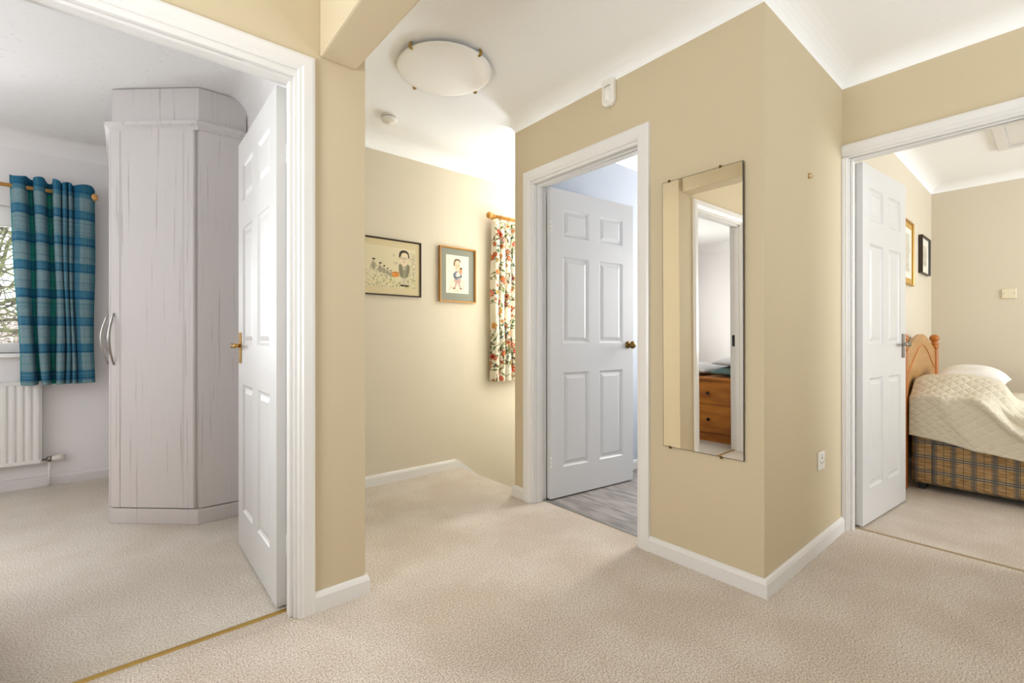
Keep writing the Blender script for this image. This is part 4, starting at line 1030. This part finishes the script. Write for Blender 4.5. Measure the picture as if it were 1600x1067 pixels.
s_ = -side + Vv * (topw + side + 0.28)       # arc coordinate across: <0 near drop, >topw far drop
bul = 0.175 * np.exp(-((Yg - 0.47) / 0.25) ** 6) * np.exp(-((np.maximum(s_ - 0.05, 0) - 0.12) / 0.38) ** 4)
bul = np.where(s_ < 0.05, bul, bul)
ztop = 0.600 + bul
xn = BX0 - 0.010
rad_ = 0.07
tpos = np.clip(s_, 0, topw)
# round the near shoulder: blend
sh = ss(-0.02, 0.13 + 0.9 * bul, s_)
z = ztop * 1.0
zn = ztop - (1 - sh) * (0.055 + 0.45 * bul)
tdrop = np.clip(-s_ / side, 0, 1)
zshoulder = ztop - (0.055 + 0.45 * bul)
z = np.where(s_ < 0, zshoulder + (drop_near - zshoulder) * tdrop, zn)
x = np.where(s_ < 0, xn - 0.012 * tdrop - 0.02 * bul / 0.15 * (1 - tdrop) * 0, xn + tpos)
# far side drop
tf = np.clip((s_ - topw) / 0.28, 0, 1); z = np.where(s_ > topw, 0.585 - 0.26 * tf, z); x = np.where(s_ > topw, BX1 + 0.012, x)
# diagonal fold sweeping from the pillow edge to the hem, and small puckers
fold_c = 0.34 - 0.42 * tdrop - 0.10 * tdrop ** 2
fold = np.exp(-((Yg - fold_c) / 0.045) ** 2); fold2 = np.exp(-((Yg - fold_c + 0.10) / 0.05) ** 2); fold3 = np.exp(-((Yg - (0.52 - 0.18 * tdrop)) / 0.05) ** 2)
near = np.where(s_ < 0.12, ss(0.12, -0.06, s_), 0)
x = x - near * (0.055 * fold - 0.012 * fold2 + 0.020 * fold3)
z = z - 0.006 * np.exp(-((Yg - 0.10 - 0.10 * np.clip(s_, 0, 1)) / 0.06) ** 2) * ss(0.0, 0.12, s_) * ss(0.75, 0.35, s_)
z = z + 0.018 * np.exp(-((Yg - 0.20 - 0.15 * np.clip(s_, 0, 1)) / 0.03) ** 2) * ss(0, 0.1, s_) * ss(0.7, 0.4, s_)
z = z + 0.004 * np.sin(Yg * 26 + s_ * 9) * ss(0, 0.15, s_) * (s_ < topw)
Vq = np.stack([x, Yg, z], -1).reshape(-1, 3); org = np.array([4.7, -0.28, 0.3]); Vq = Vq - org
i_ = np.arange(nu * nv).reshape(nu, nv); Fq = np.stack([i_[:-1, :-1], i_[1:, :-1], i_[1:, 1:], i_[:-1, 1:]], -1).reshape(-1, 4)
me = bpy.data.meshes.new('bedspread'); me.from_pydata(Vq.tolist(), [], Fq.tolist()); me.polygons.foreach_set('use_smooth', [True] * len(me.polygons))
uvl = me.uv_layers.new(name='UVMap'); uvs = np.stack([s_, Yg], -1).reshape(-1, 2)[Fq.ravel()] + 10; uvl.data.foreach_set('uv', uvs.ravel())
me.materials.append(QUILT); me.update()
o = bpy.data.objects.new('bedspread', me); COL.objects.link(o); o.location = org
sd = o.modifiers.new('s', 'SOLIDIFY'); sd.thickness = 0.008; sd.offset = 1
tag(o, 'cream diamond-quilted bedspread draped over the tartan bed', 'bedspread')

def pillow(name, c, hx, hy, hz, m, rz=0, ry=0):
    g = G(); n1, n2 = 36, 28; vs = []; fs = []
    for sgn in (1, -1):
        for i in range(n1 + 1):
            for j in range(n2 + 1):
                u, v = -1 + 2 * i / n1, -1 + 2 * j / n2
                px = u * (1 - 0.06 * (1 - abs(v)) * 0 - 0.05 * v * v * 0); 
                pinch = 1 - 0.07 * (1 - u * u) * 0
                e = max(0, (1 - abs(u) ** 2.6)) ** 0.55 * max(0, (1 - abs(v) ** 2.6)) ** 0.55
                cx_ = u * hx * (1 - 0.05 * (1 - v * v)); cy_ = v * hy * (1 - 0.06 * (1 - u * u))
                vs.append((cx_, cy_, (hz if sgn > 0 else -hz * 0.5) * e * (1 + 0.06 * sin(5 * u + 2 * v))))
    o1 = (n1 + 1) * (n2 + 1)
    for k, off in ((0, 0), (1, o1)):
        for i in range(n1):
            for j in range(n2):
                a = off + i * (n2 + 1) + j; q = (a, a + n2 + 1, a + n2 + 2, a + 1); fs.append(q if k == 0 else q[::-1])
    g.add(vs, fs, 0, True); g.xf(Matrix.Rotation(rz, 4, 'Z') @ Matrix.Rotation(ry, 4, 'Y')); g.v = [(x + c[0], y + c[1], z + c[2]) for x, y, z in g.v]
    return g.build(name, m)
PILW = mat('white pillowcase', (238, 234, 226), 0.8); bump(PILW, 12, 0.2, 0.01)
tag(pillow('pillow', (4.83, 0.435, 0.722), 0.29, 0.195, 0.108, PILW), 'white pillow on the cream quilted bedspread', 'pillow')

# ------------------------------------------------------------------ pine chest with bedding (seen in the long mirror)
ch = empty('chest_of_drawers', (-0.80, 2.30, 0)); tag(ch, 'orange pine chest of drawers reflected in the long mirror', 'chest of drawers')
G().box(-0.33, 0.33, -0.34, 0.34, 0.05, 0.595).build('carcass', CHESTW, ch, bevel=0.003)
G().cbox(-0.345, 0.352, -0.355, 0.355, 0.595, 0.618, 0.005).build('top', CHESTW, ch)
G().box(-0.335, 0.338, -0.345, 0.345, 0.0, 0.07).build('plinth', CHESTW, ch, bevel=0.003)
for z0, z1, ys in ((0.365, 0.575, (0,)), (0.085, 0.345, (0,))):
    dr = G().cbox(0.33, 0.345, -0.315, 0.315, z0, z1, 0.004).build('drawer', CHESTW, ch)
    for yk in (-0.10, 0.16):
        G().lathe([(0.006, 0.345), (0.007, 0.355), (0.014, 0.362), (0.015, 0.370), (0.008, 0.376)], (0, yk, (z0 + z1) / 2), 'x', 16).build('knob', BLACK, dr)
WHITEB = mat('white folded bedding', (226, 226, 228), 0.9); bump(WHITEB, 10, 0.4, 0.01)
GREENP = mat('grey green cushion cloth', (104, 132, 128), 0.9)
tag(pillow('folded_duvet', (-0.84, 2.45, 0.662), 0.26, 0.17, 0.075, WHITEB, 0.1), 'white bedding on the pine chest, seen in the long mirror', 'bedding')
tag(pillow('cushion', (-0.78, 2.10, 0.655), 0.23, 0.15, 0.06, GREENP, 0.0, 0.0), 'grey green cushion on the pine chest, seen in the long mirror', 'cushion')
tag(pillow('cushion', (-0.80, 2.11, 0.748), 0.22, 0.14, 0.055, WHITEB, 0.0, 0.0), 'white cushion lying on the grey green cushion, seen in the long mirror', 'cushion')

# ------------------------------------------------------------------ outside: bank of leaf litter and bare tree
LEAF = mat('brown leaf litter', (150, 128, 112), 0.95)
mottled(LEAF, (96, 80, 66), (206, 190, 178), 22, 5, 0.40, 0.60)
g = G(); nx, ny = 30, 24; q = random.Random(2)
vs = [(-9 + 12 * i / nx, 6.2 + 9 * j / ny, -1.6 + 3.1 * min(1, (j / ny) * 1.6) + q.uniform(-.08, .08)) for i in range(nx + 1) for j in range(ny + 1)]
fs = [(i * (ny + 1) + j, (i + 1) * (ny + 1) + j, (i + 1) * (ny + 1) + j + 1, i * (ny + 1) + j + 1) for i in range(nx) for j in range(ny)]
g.add(vs, fs, 0, True); struct(g.build('ground', LEAF), 'steep bank of brown fallen leaves outside the bedroom window', 'ground')
BARK = mat('mossy grey bark', (98, 92, 76), 0.9); mottled(BARK, (70, 62, 54), (132, 136, 92), 14, 4)
tr = empty('tree', (-2.6, 7.6, -0.8)); tag(tr, 'bare tree with mossy twisting branches outside the bedroom window', 'tree')
def branch(g, p, d_, r, n, q, depth):
    pts = [p]; rs = [r]
    for i in range(n):
        d_ = (d_ + Vector((q.uniform(-.35, .35), q.uniform(-.35, .35), q.uniform(-.30, .34)))).normalized(); p = p + d_ * 0.19; pts.append(p); rs.append(max(0.004, r * (1 - 0.8 * (i + 1) / n)))
        if depth > 0 and q.random() < 0.75: branch(g, p, (d_ + Vector((q.uniform(-1, 1), q.uniform(-1, 1), q.uniform(-.8, .9)))).normalized(), rs[-1] * 0.6, max(4, n - 3), q, depth - 1)
    g.tube(pts, rs, 5 if r < 0.03 else 8)
q = random.Random(21)
g = G(); g.tube([(0, 0, 0), (0.05, 0, 1.2), (0.0, 0.1, 2.6), (0.1, 0.0, 4.2)], [0.22, 0.18, 0.15, 0.10], 12); g.build('trunk', BARK, tr)
for k, (z, dx, dz, r) in enumerate(((1.35, 1, 0.05, 0.045), (1.75, 1, 0.12, 0.055), (2.2, 0.9, 0.25, 0.04), (2.7, 1, 0.1, 0.035), (3.1, 0.8, 0.4, 0.03), (1.9, 0.5, 0.7, 0.03), (2.5, -1, 0.2, 0.04))):
    g = G(); branch(g, Vector((0.02, 0, z)), Vector((dx, q.uniform(-.4, .1), dz)).normalized(), r, 15, q, 2); g.build('branch', BARK, tr)
